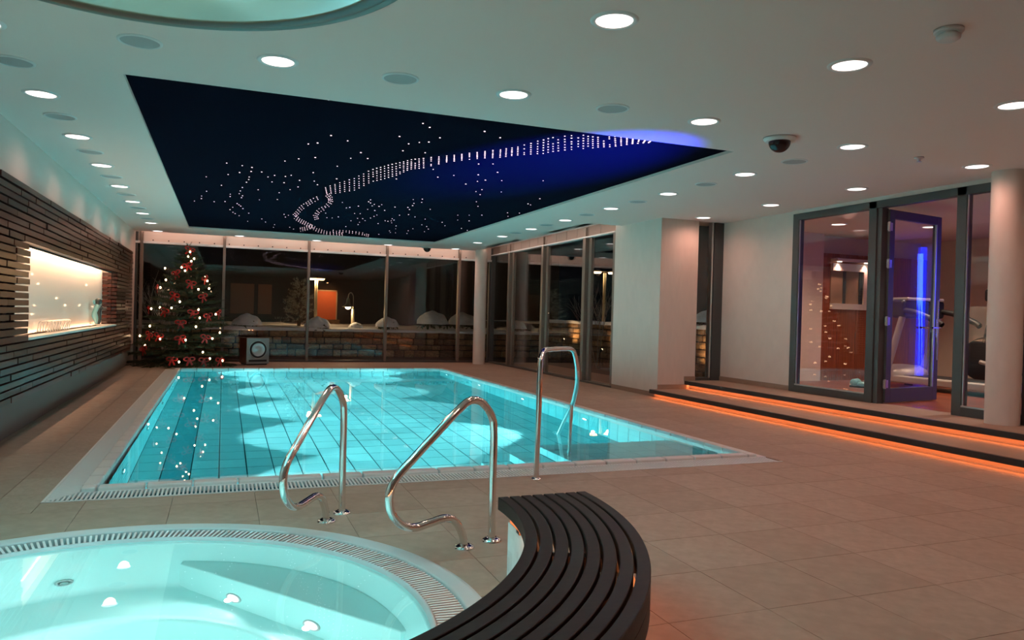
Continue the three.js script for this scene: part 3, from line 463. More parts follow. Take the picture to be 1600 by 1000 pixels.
  const sp = thing('ceiling_sensor', 'tiny white sensor on the ceiling right of the dome camera', 'sensor', [6.25, H, -5.36]);
  part(sp, 'rosette', lathe([[0, 0], [.045, 0], [.04, -.012], [.018, -.016], [.016, -.035], [0, -.037]], 24), M.white); part(sp, 'deflector', new THREE.CylinderGeometry(.024, .024, .004, 20).translate(0, -.045, 0), M.brushed); part(sp, 'stem', new THREE.CylinderGeometry(.006, .006, .012, 8).translate(0, -.04, 0), M.brushed);
}
{ // star ceiling
  const t = thing('star_ceiling', 'black rectangular ceiling panel with a milky way of fibre optic stars', 'star ceiling', [0, H + .03, 0]);
  part(t, 'panel', bx(-.72, 4.58, 0, .04, -16.95, -5.96), M.starPanel);
  const st = [[0,-925],[17,-932],[28,-938],[28,-966],[27,-1008],[27,-1028],[25,-1052],[21,-1100],[19,-1134],[18,-1162],[23,-1181],[22,-1202],[15,-981],[2,-1003],[-24,-1035],[-6,-1096],[-26,-1164],[-34,-1217],[-35,-1246],[-46,-1281],[-17,-1271],[-1,-1260],[6,-1174],[6,-1199],[11,-1324],[7,-1359],[12,-1393],[16,-1410],[23,-1437],[17,-1273],[20,-1287],[23,-1302],[27,-1332],[38,-1390],[40,-1520],[42,-1109],[48,-1210],[40,-963],[49,-995],[56,-1031],[56,-979],[61,-879],[69,-980],[71,-1029],[71,-1121],[73,-1191],[83,-1084],[75,-968],[88,-1000],[91,-1054],[74,-858],[91,-1548],[92,-1600],[104,-1380],[96,-1371],[101,-1409],[122,-1579],[132,-1609],[63,-1464],[72,-1512],[201,-1118],[202,-1139],[207,-1150],[215,-1162],[215,-1180],[226,-1159],[226,-1180],[216,-1225],[229,-1232],[243,-1221],[243,-1287],[242,-1308],[241,-1335],[214,-1285],[230,-1352],[239,-1379],[234,-1409],[269,-1410],[272,-1359],[278,-1364],[282,-1354],[284,-1340],[289,-1383],[277,-1322],[307,-1427],[317,-1477],[322,-1551],[333,-1552],[314,-1522],[308,-1604],[250,-1174],[257,-1081],[268,-1070],[275,-1102],[267,-1118],[271,-1143],[269,-1166],[277,-1189],[290,-1251],[307,-1275],[278,-1267],[306,-1169],[330,-1294],[346,-1381],[361,-1402],[375,-1443],[380,-1493],[347,-1496],[357,-1550],[347,-1456],[369,-1321],[388,-1369],[365,-1211],[384,-1274],[382,-1201],[405,-1273],[428,-1393],[448,-1419],[316,-966],[318,-947],[329,-987],[345,-1052],[362,-1095],[400,-1188],[152,-702],[167,-728],[175,-717],[183,-711],[188,-689],[169,-762],[192,-760],[218,-646],[239,-662],[260,-788],[274,-780],[280,-849],[295,-823],[299,-878],[318,-871],[293,-891],[286,-917],[255,-867],[241,-888],[223,-843],[347,-951],[363,-846],[198,-926],[74,-607],[92,-729],[76,-777],[84,-768],[131,-792],[143,-819],[90,-842],[126,-827],[119,-880],[106,-996],[113,-1022],[167,-1168],[98,-935],[110,-744],[160,-644],[169,-655],[130,-964],[182,-1227],[186,-1217],[196,-1195],[160,-1312],[170,-1375],[179,-1373],[187,-1352],[205,-1288],[216,-1396],[221,-1353],[238,-1449],[222,-1497],[426,-1038],[419,-1031],[427,-1138],[443,-1178],[445,-1131],[415,-977]];
  const U = [[3.71, -6.03], [3.5, -6.06], [3.29, -6.06], [3.15, -6.16], [2.97, -6.12], [2.82, -6.28], [2.75, -6.48], [2.67, -6.85], [2.55, -7.07], [2.36, -7.34], [2.17, -7.61], [1.95, -7.84], [1.85, -8.0], [1.76, -8.24], [1.66, -8.45], [1.57, -8.75], [1.49, -9.39], [1.36, -9.86], [1.23, -10.44]];
  const D = [[3.73, -6.14], [3.61, -6.26], [3.52, -6.46], [3.38, -6.6], [3.28, -6.75], [3.12, -6.93], [3.02, -7.12], [2.83, -7.26], [2.69, -7.47], [2.47, -7.67], [2.27, -7.96], [2.11, -8.46], [1.99, -8.61], [1.95, -9.08], [1.85, -9.38], [1.75, -9.7], [1.67, -10.48], [1.5, -10.82], [1.33, -11.05]];
  const arms = [[U, D, 60, 6],
    [[[1.32, -11.57], [1.27, -12.04], [1.23, -12.44], [1.2, -12.92], [1.2, -13.59], [1.2, -14.11]], [[1.24, -11.14], [1.18, -11.58], [1.14, -11.98], [1.11, -12.5], [1.1, -13.17], [1.09, -13.69]], 12, 3],
    [[[1.36, -10.81], [1.46, -11.19], [1.55, -11.8], [1.56, -12.64], [1.51, -13.11], [1.53, -13.63], [1.6, -14.04]], [[1.34, -11.14], [1.42, -11.45], [1.45, -11.61], [1.46, -12.17], [1.4, -12.63], [1.43, -13.54], [1.55, -14.36]], 15, 3],
    [[[1.15, -13.63], [1.29, -14.18], [1.43, -14.54], [1.6, -15.08], [1.79, -15.61], [1.97, -16.0], [2.17, -16.09], [2.33, -16.13]], [[1.15, -14.18], [1.31, -14.83], [1.46, -15.24], [1.64, -15.83], [1.85, -16.45], [2.07, -16.85], [2.29, -16.88], [2.47, -16.9]], 20, 4],
    [[[2.03, -15.61], [2.25, -15.66], [2.46, -15.65], [2.72, -15.84], [2.9, -16.14]], [[2.11, -16.24], [2.34, -16.3], [2.56, -16.29], [2.82, -16.49], [3.01, -16.81]], 13, 3],
    [[[1.4, -15.72], [1.49, -15.41], [1.57, -14.89]], [[1.49, -16.59], [1.59, -16.23], [1.68, -15.62]], 6, 4]];
  const dots = [], r = rngOf(31), dot = (x, z, s) => { if (z > -6.0 || z < -16.92) return; const q = 1; dots.push(new THREE.CylinderGeometry(s * q, s * q, .006, 6).translate(x, -.002, z)); };
  for (const [a, b, n, m] of arms) { const at = (c, f) => { const p = f * (c.length - 1), i = Math.min(c.length - 2, Math.floor(p)), k = p - i; return [c[i][0] + (c[i + 1][0] - c[i][0]) * k, c[i][1] + (c[i + 1][1] - c[i][1]) * k]; };
    for (let i = 0; i < n; i++) { const f = (i + .5) / n, p = at(a, f), q = at(b, f); for (let j = 0; j < m; j++) { if (r() < .06) continue; const k = (j + .5 + (r() - .5) * .25) / m; dot(p[0] + (q[0] - p[0]) * k, p[1] + (q[1] - p[1]) * k, .0058 + r() * .0024); } } }
  for (const [x, z] of st) dot(x / 100, z / 100, .0062 + r() * .0038);
  part(t, 'star_points', dots, M.star).userData.kind = 'stuff';
}
{ // glowing dome over the whirlpool
  const t = thing('light_dome', 'round glowing turquoise ceiling dome with a brown ring above the whirlpool', 'light dome', [-.455, H, -3.45]);
  part(t, 'outer_ring', lathe([[1.25, .12], [1.33, .0], [1.33, -.018], [1.32, -.024], [1.285, -.024], [1.275, -.016]], 128), M.greenRing);
  part(t, 'ring', lathe([[1.284, -.022], [1.25, -.03], [1.20, -.026], [1.192, -.014], [1.192, .12]], 128), M.brownRing);
  part(t, 'dome_shell', lathe([[1.30, .13], [1.24, .24], [1.05, .40], [.8, .52], [.5, .60], [.2, .64], [0, .645]], 96), M.domeShell);
  part(t, 'cornice', lathe([[1.192, .12], [1.192, .13], [1.31, .13]], 96), M.domeShell);
  part(t, 'light_ring', lathe([[1.225, .135], [1.245, .135], [1.245, .15], [1.225, .15]], 96), glow(rgb(.32, .92, 1), L.domeGlow));
  for (let i = 0; i < 10; i++) { const a = i / 10 * Math.PI * 2; point(t, rgb(.32, .92, 1), L.dome, V(1.19 * Math.cos(a), .185, 1.19 * Math.sin(a)), .3); }
}
{ // blue uplight on the deck outside the picture, washing the star panel corner
  const t = thing('blue_uplight', 'small blue floor uplight beside the camera aimed at the star panel', 'uplight', [4.6, 0, -2.2]);
  part(t, 'housing', lathe([[0, 0], [.09, 0], [.09, .12], [.075, .14], [.07, .13], [0, .13]], 28), M.black); part(t, 'lens', new THREE.CylinderGeometry(.068, .068, .006, 28).translate(0, .133, 0), glow(rgb(.04, .06, 1), 3));
  spot(t, rgb(.02, .03, 1), L.blue, V(0, .16, 0), V(-1.25, H, -5.2), .2, 1, 2);
}

// ================= CHRISTMAS TREE =================
const TX = -.72, TZ = -17.35;
{
  const t = thing('christmas_tree', 'tall dark green Christmas tree in the far left corner', 'tree', [TX, 0, TZ]);
  part(t, 'stand', lathe([[0, 0], [.2, 0], [.2, .03], [.08, .06], [.07, .16], [0, .16]], 28), M.black);
  part(t, 'trunk', rod(V(0, .1, 0), V(0, 2.5, 0), .05, .008, 10), M.bark);
  const r = rngOf(3), needles = (m, n0) => { const pos = []; for (let k = 0; k < n0; k++) { const s = k / n0 * .26, a = r() * 6.28, l = .028 + r() * .016, wv = .0022; const b = V(0, 0, s), d = V(Math.cos(a), Math.sin(a), .55).multiplyScalar(l), sd = V(-Math.sin(a), Math.cos(a), 0).multiplyScalar(wv); pos.push(...b.clone().add(sd).toArray(), ...b.clone().sub(sd).toArray(), ...b.clone().add(d).toArray()); } const g = new THREE.BufferGeometry(); g.setAttribute('position', new THREE.Float32BufferAttribute(pos, 3)); g.computeVertexNormals(); return mergeGeometries([g, new THREE.CylinderGeometry(.0025, .004, .26, 4).rotateX(Math.PI / 2).translate(0, 0, .13).toNonIndexed()].map(q => { q.deleteAttribute('uv'); return q; })); };
  const branchGeo = []; const q = new THREE.Object3D(), A = [], B = [];
  for (let tier = 0; tier < 15; tier++) {
    const f = tier / 14, y = .14 + Math.pow(f, .95) * 2.22, R = Math.max(.06, 1.06 * Math.pow(1 - y / 2.56, .88)), n = Math.round(7 + 9 * (1 - f)), off = r() * 6;
    for (let i = 0; i < n; i++) {
      const a = off + i / n * 6.283 + (r() - .5) * .25, len = R * (.82 + r() * .26), droop = -.10 + f * .55 + (r() - .5) * .12, end = V(Math.cos(a) * len, y + droop * len, Math.sin(a) * len), st = V(0, y, 0);
      branchGeo.push(rod(st, end, .012 - .006 * f, .003, 5));
      const m = Math.max(3, Math.round(len / .085));
      for (let k = 0; k < m; k++) { const u = .18 + .82 * (k + .5) / m, p = st.clone().lerp(end, u); for (const sd of [-1, 1, 0]) { if (sd === 0 && k < m - 1 && k % 2) continue; q.position.copy(p).add(V((r() - .5) * .04, (r() - .5) * .05 - (sd ? .01 : 0), (r() - .5) * .04)); const aa = a + sd * (.65 + r() * .35); q.lookAt(q.position.clone().add(V(Math.cos(aa), droop * .8 - .12 + r() * .2, Math.sin(aa)))); const sc = (.65 + r() * .5) * (sd ? 1 - u * .35 : 1) * (.6 + .4 * (1 - f) + .1); q.scale.set(1, 1, sc); q.updateMatrix(); (r() < .7 ? A : B).push(q.matrix.clone()); } }
    }
  }
  for (let k = 0; k < 9; k++) { q.position.set(0, 2.3 + k * .028, 0); q.lookAt(V(Math.cos(k * 2.4), 2.3 + k * .028 + 1.4, Math.sin(k * 2.4))); q.scale.set(1, 1, .5); q.updateMatrix(); B.push(q.matrix.clone()); }
  part(t, 'branches', branchGeo, M.bark).userData.kind = 'stuff';
  for (const [mats, m, nm] of [[A, M.needle, 'needle_sprays'], [B, M.needle2, 'young_needle_sprays']]) { const im = new THREE.InstancedMesh(needles(m, 90), m, mats.length); mats.forEach((x, i) => im.setMatrixAt(i, x)); im.name = nm; im.userData.kind = 'stuff'; t.add(im); }
  // fairy light string
  const pts = [[-0.69,2.41,-17.24],[-0.71,2.31,-17.18],[-0.66,2.21,-17.15],[-0.62,2.27,-17.19],[-1.11,2.05,-17.35],[-0.81,2.07,-17.09],[-0.75,2.0,-17.04],[-1.08,1.8,-17.19],[-0.42,1.89,-17.16],[-0.37,1.81,-17.17],[-1.19,1.64,-17.35],[-0.51,1.62,-16.93],[-0.33,1.65,-17.11],[-0.82,1.35,-16.78],[-1.34,1.19,-17.16],[-1.17,1.22,-16.91],[-0.96,1.22,-16.76],[-0.49,1.2,-16.75],[-0.46,1.03,-16.69],[-0.18,1.11,-16.94],[-1.34,0.84,-16.87],[-0.52,0.85,-16.6],[-0.09,0.73,-16.82],[-1.53,0.63,-17.05],[-1.14,0.59,-16.57],[-0.69,0.58,-16.47],[-0.22,0.61,-16.64],[-1.41,0.45,-16.72],[-0.38,0.34,-16.44],[-0.79,0.15,-16.3],[-0.25,0.21,-16.43],[-0.02,0.16,-16.57]], s = thing('fairy_lights', 'string of warm white fairy lights on the Christmas tree', 'fairy lights');
  const bm = glow(rgb(1, .62, .34), L.treeGlow);
  pts.forEach(([x, y, z]) => { const o = V(x - TX, 0, z - TZ).normalize().multiplyScalar(.05), b = part(s, 'bulb', new THREE.SphereGeometry(.017, 12, 10).scale(1, 1.3, 1), bm); b.position.set(x + o.x, y, z + o.z); part(b, 'socket', new THREE.CylinderGeometry(.009, .009, .045, 8).translate(0, -.045, 0), M.cable); point(s, rgb(1, .55, .28), L.tree, V(x + o.x, y, z + o.z), .8); });
  const sorted = pts.slice().sort((a, b) => b[1] - a[1]); part(s, 'cable', tube(sorted.map(([x, y, z]) => V(x, y - .06, z)), .004, 260, 5), M.cable);
  // ribbon bows
  const loop = sx => { const g = new THREE.TorusGeometry(.046, .018, 8, 22).scale(1.0, .72, .8); return g.translate(sx * .052, .008, 0); };
  const bowGeo = () => [[loop(-1), 'loop'], [loop(1), 'loop'], [new THREE.SphereGeometry(.026, 12, 8).translate(0, 0, .012), 'knot'], [bx(-.016, .016, -.14, 0, -.003, .003).rotateZ(-.38), 'tail'], [bx(-.016, .016, -.13, 0, -.003, .003).rotateZ(.42), 'tail']];
  const bg = bowGeo();
  [[-0.69,2.47,-17.26],[-0.72,2.12,-17.1],[-0.91,1.95,-17.08],[-0.41,1.87,-17.16],[-0.64,1.75,-16.94],[-1.26,1.64,-17.35],[-0.92,1.49,-16.87],[-0.42,1.48,-16.91],[-1.41,1.21,-17.35],[-1.09,1.16,-16.81],[-0.58,1.14,-16.7],[-0.31,1.08,-16.8],[-0.12,1.14,-17.07],[-0.79,0.93,-16.61],[-1.35,0.67,-16.78],[-1.17,0.66,-16.62],[-0.34,0.64,-16.58],[-0.79,0.62,-16.49],[-1.45,0.38,-16.73],[-0.61,0.2,-16.33],[-0.06,0.17,-16.54],[-0.92,0.2,-16.34],[-0.35,0.18,-16.38]].slice().sort((a, b) => b[1] - a[1]).forEach(([x, y, z], i) => {
    const o = V(x - TX, 0, z - TZ).normalize(), b = thing('ribbon_bow', `red ribbon bow on the Christmas tree, ${i ? ORD[i] + ' highest' : 'at the very top'}`, 'bow', [x + o.x * .04, y, z + o.z * .04], Math.atan2(o.x, o.z), 'red bows on the Christmas tree');
    b.rotation.z = (r() - .5) * .7; bg.forEach(([g, n]) => part(b, n, g, M.ribbon));
  });
}
{ // subwoofer
  const t = thing('subwoofer', 'wooden floor loudspeaker with a silver cone right of the Christmas tree', 'loudspeaker', [.74, 0, -17.5], .30), w = .25, h = .6, d = .46;
  part(t, 'cabinet', rb(-w, w, .03, h, -d, -.02, .006), M.speakerWood); part(t, 'front_baffle', rb(-w, w, .03, h, -.02, .015, .006), M.speakerGrey);
  part(t, 'foot', [bx(-w + .03, w - .03, 0, .03, -d + .03, -.03)], M.black);
  const dv = part(t, 'driver', new THREE.TorusGeometry(.165, .024, 14, 40).translate(0, .345, .018), M.black); part(dv, 'trim_ring', new THREE.TorusGeometry(.192, .006, 8, 44).translate(0, .345, .018), M.brushed);
  part(dv, 'cone', lathe([[0, .03], [.04, .028], [.05, .02], [.1, .006], [.15, .02]], 36).rotateX(Math.PI / 2).translate(0, .345, .012), M.brushed);
  part(t, 'bass_slot', rb(-.2, .2, .075, .12, .0, .018, .004), M.black);
}

// ================= GYM =================
{
  const w = struct('wall_gym');
  part(w, 'back_plaster', [bx(7.95, 12.5, 0, 3.2, -10.6, -10.45)], M.cream); part(w, 'side_plaster', bx(12.3, 12.5, 0, 3.2, -10.6, -2.8), M.cream); part(w, 'end_plaster', bx(7.9, 12.5, 0, 3.2, -3.0, -2.8), M.cream);
  part(w, 'white_pier', bx(7.95, 9.72, GF, 3.0, -10.45, -10.2), M.plaster);
  for (let i = 0; i < 6; i++) part(w, 'wood_panel', bx(9.74 + i * .43, 9.74 + (i + 1) * .43 - .006, GF, 2.50, -10.45, -10.30), M.panelWood);
  const f = struct('floor_gym'); part(f, 'boards', bx(7.9, 12.4, GF - .1, GF, -10.5, -2.9), M.gymFloor);
  const c = struct('ceiling_gym'); part(c, 'plaster', bx(7.9, 12.5, 2.82, 3.2, -10.6, -2.8), M.cream);
  const win = struct('window_5'); part(win, 'frame', [bx(9.98, 10.8, 2.20, 2.33, -10.3, -10.24), bx(9.98, 10.8, 1.52, 1.62, -10.3, -10.24), bx(10.70, 10.8, 1.62, 2.2, -10.3, -10.24)], M.frameWhite); part(win, 'pane', bx(9.98, 10.66, 1.62, 2.2, -10.3, -10.285), std({ color: rgb(.30, .21, .13), roughness: .2 })); part(win, 'glazing_bar', [bx(10.25, 10.31, 1.62, 2.2, -10.285, -10.27), bx(10.62, 10.7, 1.62, 2.2, -10.285, -10.27)], M.machineBlack);
  const shelf = thing('picture_light', 'shelf light with two small spots above the gym window', 'light', [10.4, 2.36, -10.22]);
  part(shelf, 'shelf', bx(-.42, .45, .0, .05, -.08, .08), M.frameWhite);
  for (const x of [-.32, .3]) { part(shelf, 'spot_lens', new THREE.CylinderGeometry(.04, .04, .01, 16).translate(x, -.004, .02), glow(rgb(1, .85, .7), 5)); spot(shelf, warmDown, L.gymPicture, V(x, -.02, .02), V(x, -2, 0), .9, .8); }
  [[8.95, -9.1], [10.3, -8.6], [10.5, -7.4], [8.9, -6.2], [10.6, -5.0]].forEach(([x, z], i) => { const t = thing('recessed_downlight', `recessed ceiling downlight inside the gym, ${ORD[i]} from the wood panelled wall`, 'downlight', [x, 2.82, z], 0, 'gym downlights'); part(t, 'trim_ring', lathe([[.102, .001], [.102, -.004], [.108, -.010], [.122, -.010], [.132, -.004], [.134, .001]], 32), M.white); part(t, 'diffuser', new THREE.CylinderGeometry(.102, .102, .004, 32).translate(0, -.003, 0), glow(rgb(1, .84, .74), 3)); spot(t, rgb(1, .72, .52), L.gymDown, V(0, -.02, 0), V(0, -3, 0), 1.15, 1, 4); });
  const b = thing('blue_light_tube', 'tall vertical blue light tube on the gym side wall', 'light tube', [12.2, GF, -5.95]);
  part(b, 'tube', rod(V(0, .12, 0), V(0, 2.4, 0), .05, .05, 16), glow(rgb(.0, .025, 1), 8)); part(b, 'cap', [new THREE.CylinderGeometry(.05, .05, .06, 16).translate(0, .10, 0), new THREE.CylinderGeometry(.05, .05, .06, 16).translate(0, 2.42, 0)], M.brushed);
  strip(b, rgb(.02, .05, 1), L.blueTube, .06, 2.0, V(-.05, 1.28, 0), V(-2, 1.2, -.6));
}
{ // treadmill
  const t = thing('treadmill', 'grey treadmill with a black console behind the open glass door', 'treadmill', [10.5, GF, -8.45], 0);
  // front points to -z
  part(t, 'deck', rb(-.38, .38, .08, .2, -.75, 1.15, .03), M.machineGrey); part(t, 'belt', rb(-.27, .27, .19, .208, -.6, 1.12, .006), M.machineBlack);
  part(t, 'motor_hood', lathe([[0, 0], [.3, 0], [.36, .1], [.34, .2], [.24, .27], [0, .29]], 28).scale(1.15, 1, 1).translate(0, .08, -.75), M.machineGrey);
  part(t, 'foot', [bx(-.36, -.28, 0, .09, .95, 1.05), bx(.28, .36, 0, .09, .95, 1.05), bx(-.36, -.28, 0, .09, -.95, -.85), bx(.28, .36, 0, .09, -.95, -.85)], M.machineBlack);
  for (const s of [-1, 1]) { part(t, 'upright', rod(V(s * .40, .2, -.72), V(s * .40, 1.18, -.42), .055, .05, 12), M.machineGrey); part(t, 'handlebar', tube([V(s * .40, 1.25, -.42), V(s * .41, 1.2, -.15), V(s * .41, 1.08, .18), V(s * .40, 1.02, .28)], .045, 24, 10), M.machineBlack); }
  part(t, 'console', [rb(-.46, .46, 1.12, 1.42, -.62, -.36, .06)], M.machineBlack); part(t, 'display', rb(-.4, .4, 1.40, 1.45, -.64, -.34, .015), M.machineGrey);
}
{ // cross trainer
  const t = thing('cross_trainer', 'dark cross trainer behind the right gym pane', 'exercise machine', [11.62, GF, -8.3], .2);
  part(t, 'base_beam', rb(-.08, .08, .06, .16, -.7, .75, .03), M.machineGrey); part(t, 'foot', [rod(V(-.3, .05, -.62), V(.3, .05, -.62), .04), rod(V(-.3, .05, .68), V(.3, .05, .68), .04)], M.machineBlack);
  part(t, 'drive_housing', lathe([[0, -.12], [.34, -.12], [.37, 0], [.34, .12], [0, .12]], 32).rotateZ(Math.PI / 2).translate(0, .48, -.25), M.machineBlack);
  part(t, 'mast', rod(V(0, .5, -.3), V(0, 1.5, -.12), .06, .045, 12), M.machineGrey);
  part(t, 'console', rb(-.24, .24, 1.42, 1.62, -.2, .02, .04), M.machineBlack); part(t, 'bottle', new THREE.CylinderGeometry(.03, .03, .16, 12).translate(-.12, 1.7, -.1), M.machineBlack);
  for (const s of [-1, 1]) { part(t, 'handle', tube([V(s * .2, .75, -.2), V(s * .25, 1.1, -.1), V(s * .26, 1.4, .08), V(s * .22, 1.52, .2)], .025, 24, 8), M.machineBlack); part(t, 'pedal_arm', rod(V(s * .2, .45, -.25), V(s * .2, .26, .55), .035, .03), M.machineGrey); part(t, 'pedal', rb(s * .2 - .08, s * .2 + .08, .28, .32, .2, .55, .01), M.machineBlack); }
}
{ // weight bench pad / bag lying on the gym floor
  const t = thing('gym_shoes', 'dark teal pair of shoes on the gym floor behind the left pane', 'shoes', [9.5, GF, -9.1], .5);
  for (const s of [-1, 1]) { const sh = part(t, 'shoe', rb(-.045, .045, 0, .03, -.14, .14, .014), M.machineBlack); sh.position.x = s * .08; part(sh, 'upper', [new THREE.SphereGeometry(1, 16, 10).scale(.045, .05, .1).translate(0, .045, .05), new THREE.SphereGeometry(1, 16, 10).scale(.042, .075, .07).translate(0, .06, -.075)], M.teal); }
}

// ================= GARDEN =================
{
  const g = struct('garden_ground');
  part(g, 'terrace', [bx(-8, 12, -.2, -.05, -21.5, -18.66), bx(6.68, 9.6, -.2, -.05, -21.5, -10.72)], M.soil);
  part(g, 'terrace_snow', [bx(6.75, 8.0, -.06, -.02, -18.5, -10.75)], M.snow);
  part(g, 'upper_bed', [bx(-8, 9.6, -.2, .66, -34, -21.75), bx(9.75, 26, -.2, .98, -34, -10.7)], M.soil);
  const s = thing('snow_cover', 'thin snow lying on the raised garden beds', 'snow'); s.userData.kind = 'stuff';
  const n = new THREE.PlaneGeometry(17.4, 8.5, 60, 32).rotateX(-Math.PI / 2).translate(.8, .66, -26.1), p = n.attributes.position; for (let i = 0; i < p.count; i++) p.setY(i, .67 + .10 * n1(p.getX(i) * 1.1 + 30, p.getZ(i) * 1.1 + 60, 256, 256) + .04 * n2(p.getX(i) * 4 + 50, p.getZ(i) * 4 + 120, 256, 256)); n.computeVertexNormals(); part(s, 'snow_sheet', n, M.snow);
  const n2g = new THREE.PlaneGeometry(12, 22, 40, 60).rotateX(-Math.PI / 2).translate(15.9, 1.0, -22), p2 = n2g.attributes.position; for (let i = 0; i < p2.count; i++) p2.setY(i, .99 + .08 * n1(p2.getX(i) + 30, p2.getZ(i) + 60, 256, 256)); n2g.computeVertexNormals(); part(s, 'snow_sheet', n2g, M.snow);
}
function stoneWall(name, label, a, b, top, faceN, seed, capH = .05) {   // dry stone wall from a to b (x,z), face towards faceN
  const t = thing(name, label, 'stone wall'), r = rngOf(seed), dir = V(b[0] - a[0], 0, b[1] - a[1]), len = dir.length(); dir.normalize();
  const ry = Math.atan2(-dir.z, dir.x);
  const core = part(t, 'mortar_core', new THREE.BoxGeometry(len, top - .03, .22).translate(len / 2, top / 2 - .03, 0), M.soil); core.position.set(a[0] - faceN[0] * .16, 0, a[1] - faceN[1] * .16); core.rotation.y = ry;
  let y = -.05; const geos = [0, 1, 2, 3, 4].map(i => { const g = new THREE.BoxGeometry(1, 1, 1, 2, 2, 1), p = g.attributes.position; for (let k = 0; k < p.count; k++) { const e = (Math.abs(p.getX(k)) > .4 ? 1 : 0) + (Math.abs(p.getY(k)) > .4 ? 1 : 0), h = Math.sin(p.getX(k) * 37 + p.getY(k) * 91 + i * 13) * .5; p.setXYZ(k, p.getX(k) * (1 - .06 * (e > 1 ? 1 : 0)) + h * .02, p.getY(k) * (1 - .08 * (e > 1 ? 1 : 0)) + h * .03, p.getZ(k) + (e ? -.15 : .1) * Math.sign(p.getZ(k)) + h * .05); } g.computeVertexNormals(); return g; });
  while (y < top - .06) { let h = .14 + r() * .08; if (top - y - h < .1) h = top - y; let s = -r() * .2; while (s < len) { const w = .2 + r() * .3, m = part(t, 'stone', geos[Math.floor(r() * 5)], M.stone[Math.floor(r() * 4)]); const c = s + w / 2; m.scale.set(w - .025, h - .022, .2); m.position.set(a[0] + dir.x * c, y + h / 2, a[1] + dir.z * c); m.rotation.y = ry; s += w; } y += h; }
  const cap = new THREE.BoxGeometry(len, capH, .42, Math.round(len * 8), 1, 3), p = cap.attributes.position; for (let k = 0; k < p.count; k++) { if (p.getY(k) > 0) p.setY(k, p.getY(k) + .05 * n1(p.getX(k) * 3 + 60, p.getZ(k) * 6 + 20, 256, 256) - Math.abs(p.getZ(k)) * .06); else p.setY(k, p.getY(k) - .02 * n2(p.getX(k) * 6 + 80, p.getZ(k) * 3 + 9, 256, 256)); p.setZ(k, p.getZ(k) + .03 * (n3(p.getX(k) * 5 + 90, 3, 256, 256) - .5)); } cap.translate(len / 2, 0, 0); cap.computeVertexNormals();
  const cm = part(t, 'snow_cap', cap, M.snow, 'uneven snow on the wall top'); cm.position.set(a[0] - faceN[0] * .1, top + capH / 2, a[1] - faceN[1] * .1); cm.rotation.y = ry; return t;
}
stoneWall('garden_wall', 'low snow topped stone wall outside the far windows', [-3.2, -21.5], [9.3, -21.5], .68, [0, 1], 41);
stoneWall('garden_wall', 'taller snow topped stone wall outside the sliding glass wall', [9.5, -11.2], [9.5, -21.7], 1.08, [-1, 0], 43);
function snowBush(label, x, y, z, R, seed) {
  const t = thing('snowy_bush', label, 'bush', [x, y, z], 0, 'snow covered bushes'), r = rngOf(seed), gs = [];
  for (let i = 0; i < 130; i++) { const a = r() * 6.28, e = r() * 1.2, d = R * (.55 + r() * .5), p = V(Math.cos(a) * Math.cos(e) * d, Math.sin(e) * d * .8, Math.sin(a) * Math.cos(e) * d); const g = new THREE.CircleGeometry(.045 + r() * .03, 5).scale(.6, 1, 1).rotateX(r() * 3).rotateY(r() * 6).translate(p.x, p.y, p.z); gs.push(g); }
  part(t, 'foliage', gs, M.leaf).userData.kind = 'stuff';
  part(t, 'stems', [0, 1, 2, 3, 4].map(k => rod(V(0, 0, 0), V(Math.cos(k * 1.3) * R * .6, R * .6, Math.sin(k * 1.3) * R * .6), .012, .005, 5)), M.twig);
  const cap = new THREE.SphereGeometry(R, 28, 12, 0, Math.PI * 2, 0, 1.42), p = cap.attributes.position; for (let k = 0; k < p.count; k++) { const s = 1 + .25 * (n1(p.getX(k) / R * 3 + 40, p.getZ(k) / R * 3 + p.getY(k) / R * 2 + 70, 256, 256) - .5); p.setXYZ(k, p.getX(k) * s * 1.06, p.getY(k) * s * .95 + R * .12, p.getZ(k) * s * 1.06); } cap.computeVertexNormals(); part(t, 'snow_cap', cap, M.snow, 'rounded snow cap');
}
snowBush('snow capped bush on the garden wall behind the loudspeaker', .62, .70, -21.75, .36, 51); snowBush('snow capped bush on the garden wall below the orange door', 2.50, .68, -21.7, .34, 52); snowBush('small snow mound by the bell shaped garden lamp', 3.62, .70, -22.0, .2, 53); snowBush('snow capped bush right of the third far mullion', 4.48, .74, -21.7, .32, 54); snowBush('large snow capped bush left of the last far mullion', 6.05, .80, -22.5, .46, 55); snowBush('large snow capped bush right of the last far mullion', 7.15, .80, -22.9, .44, 56); snowBush('snow capped bush seen in the narrow window beside the pier', 9.75, 1.14, -13.5, .30, 57); snowBush('low snowy bush beyond the corner column', 8.9, .75, -22.6, .3, 58);
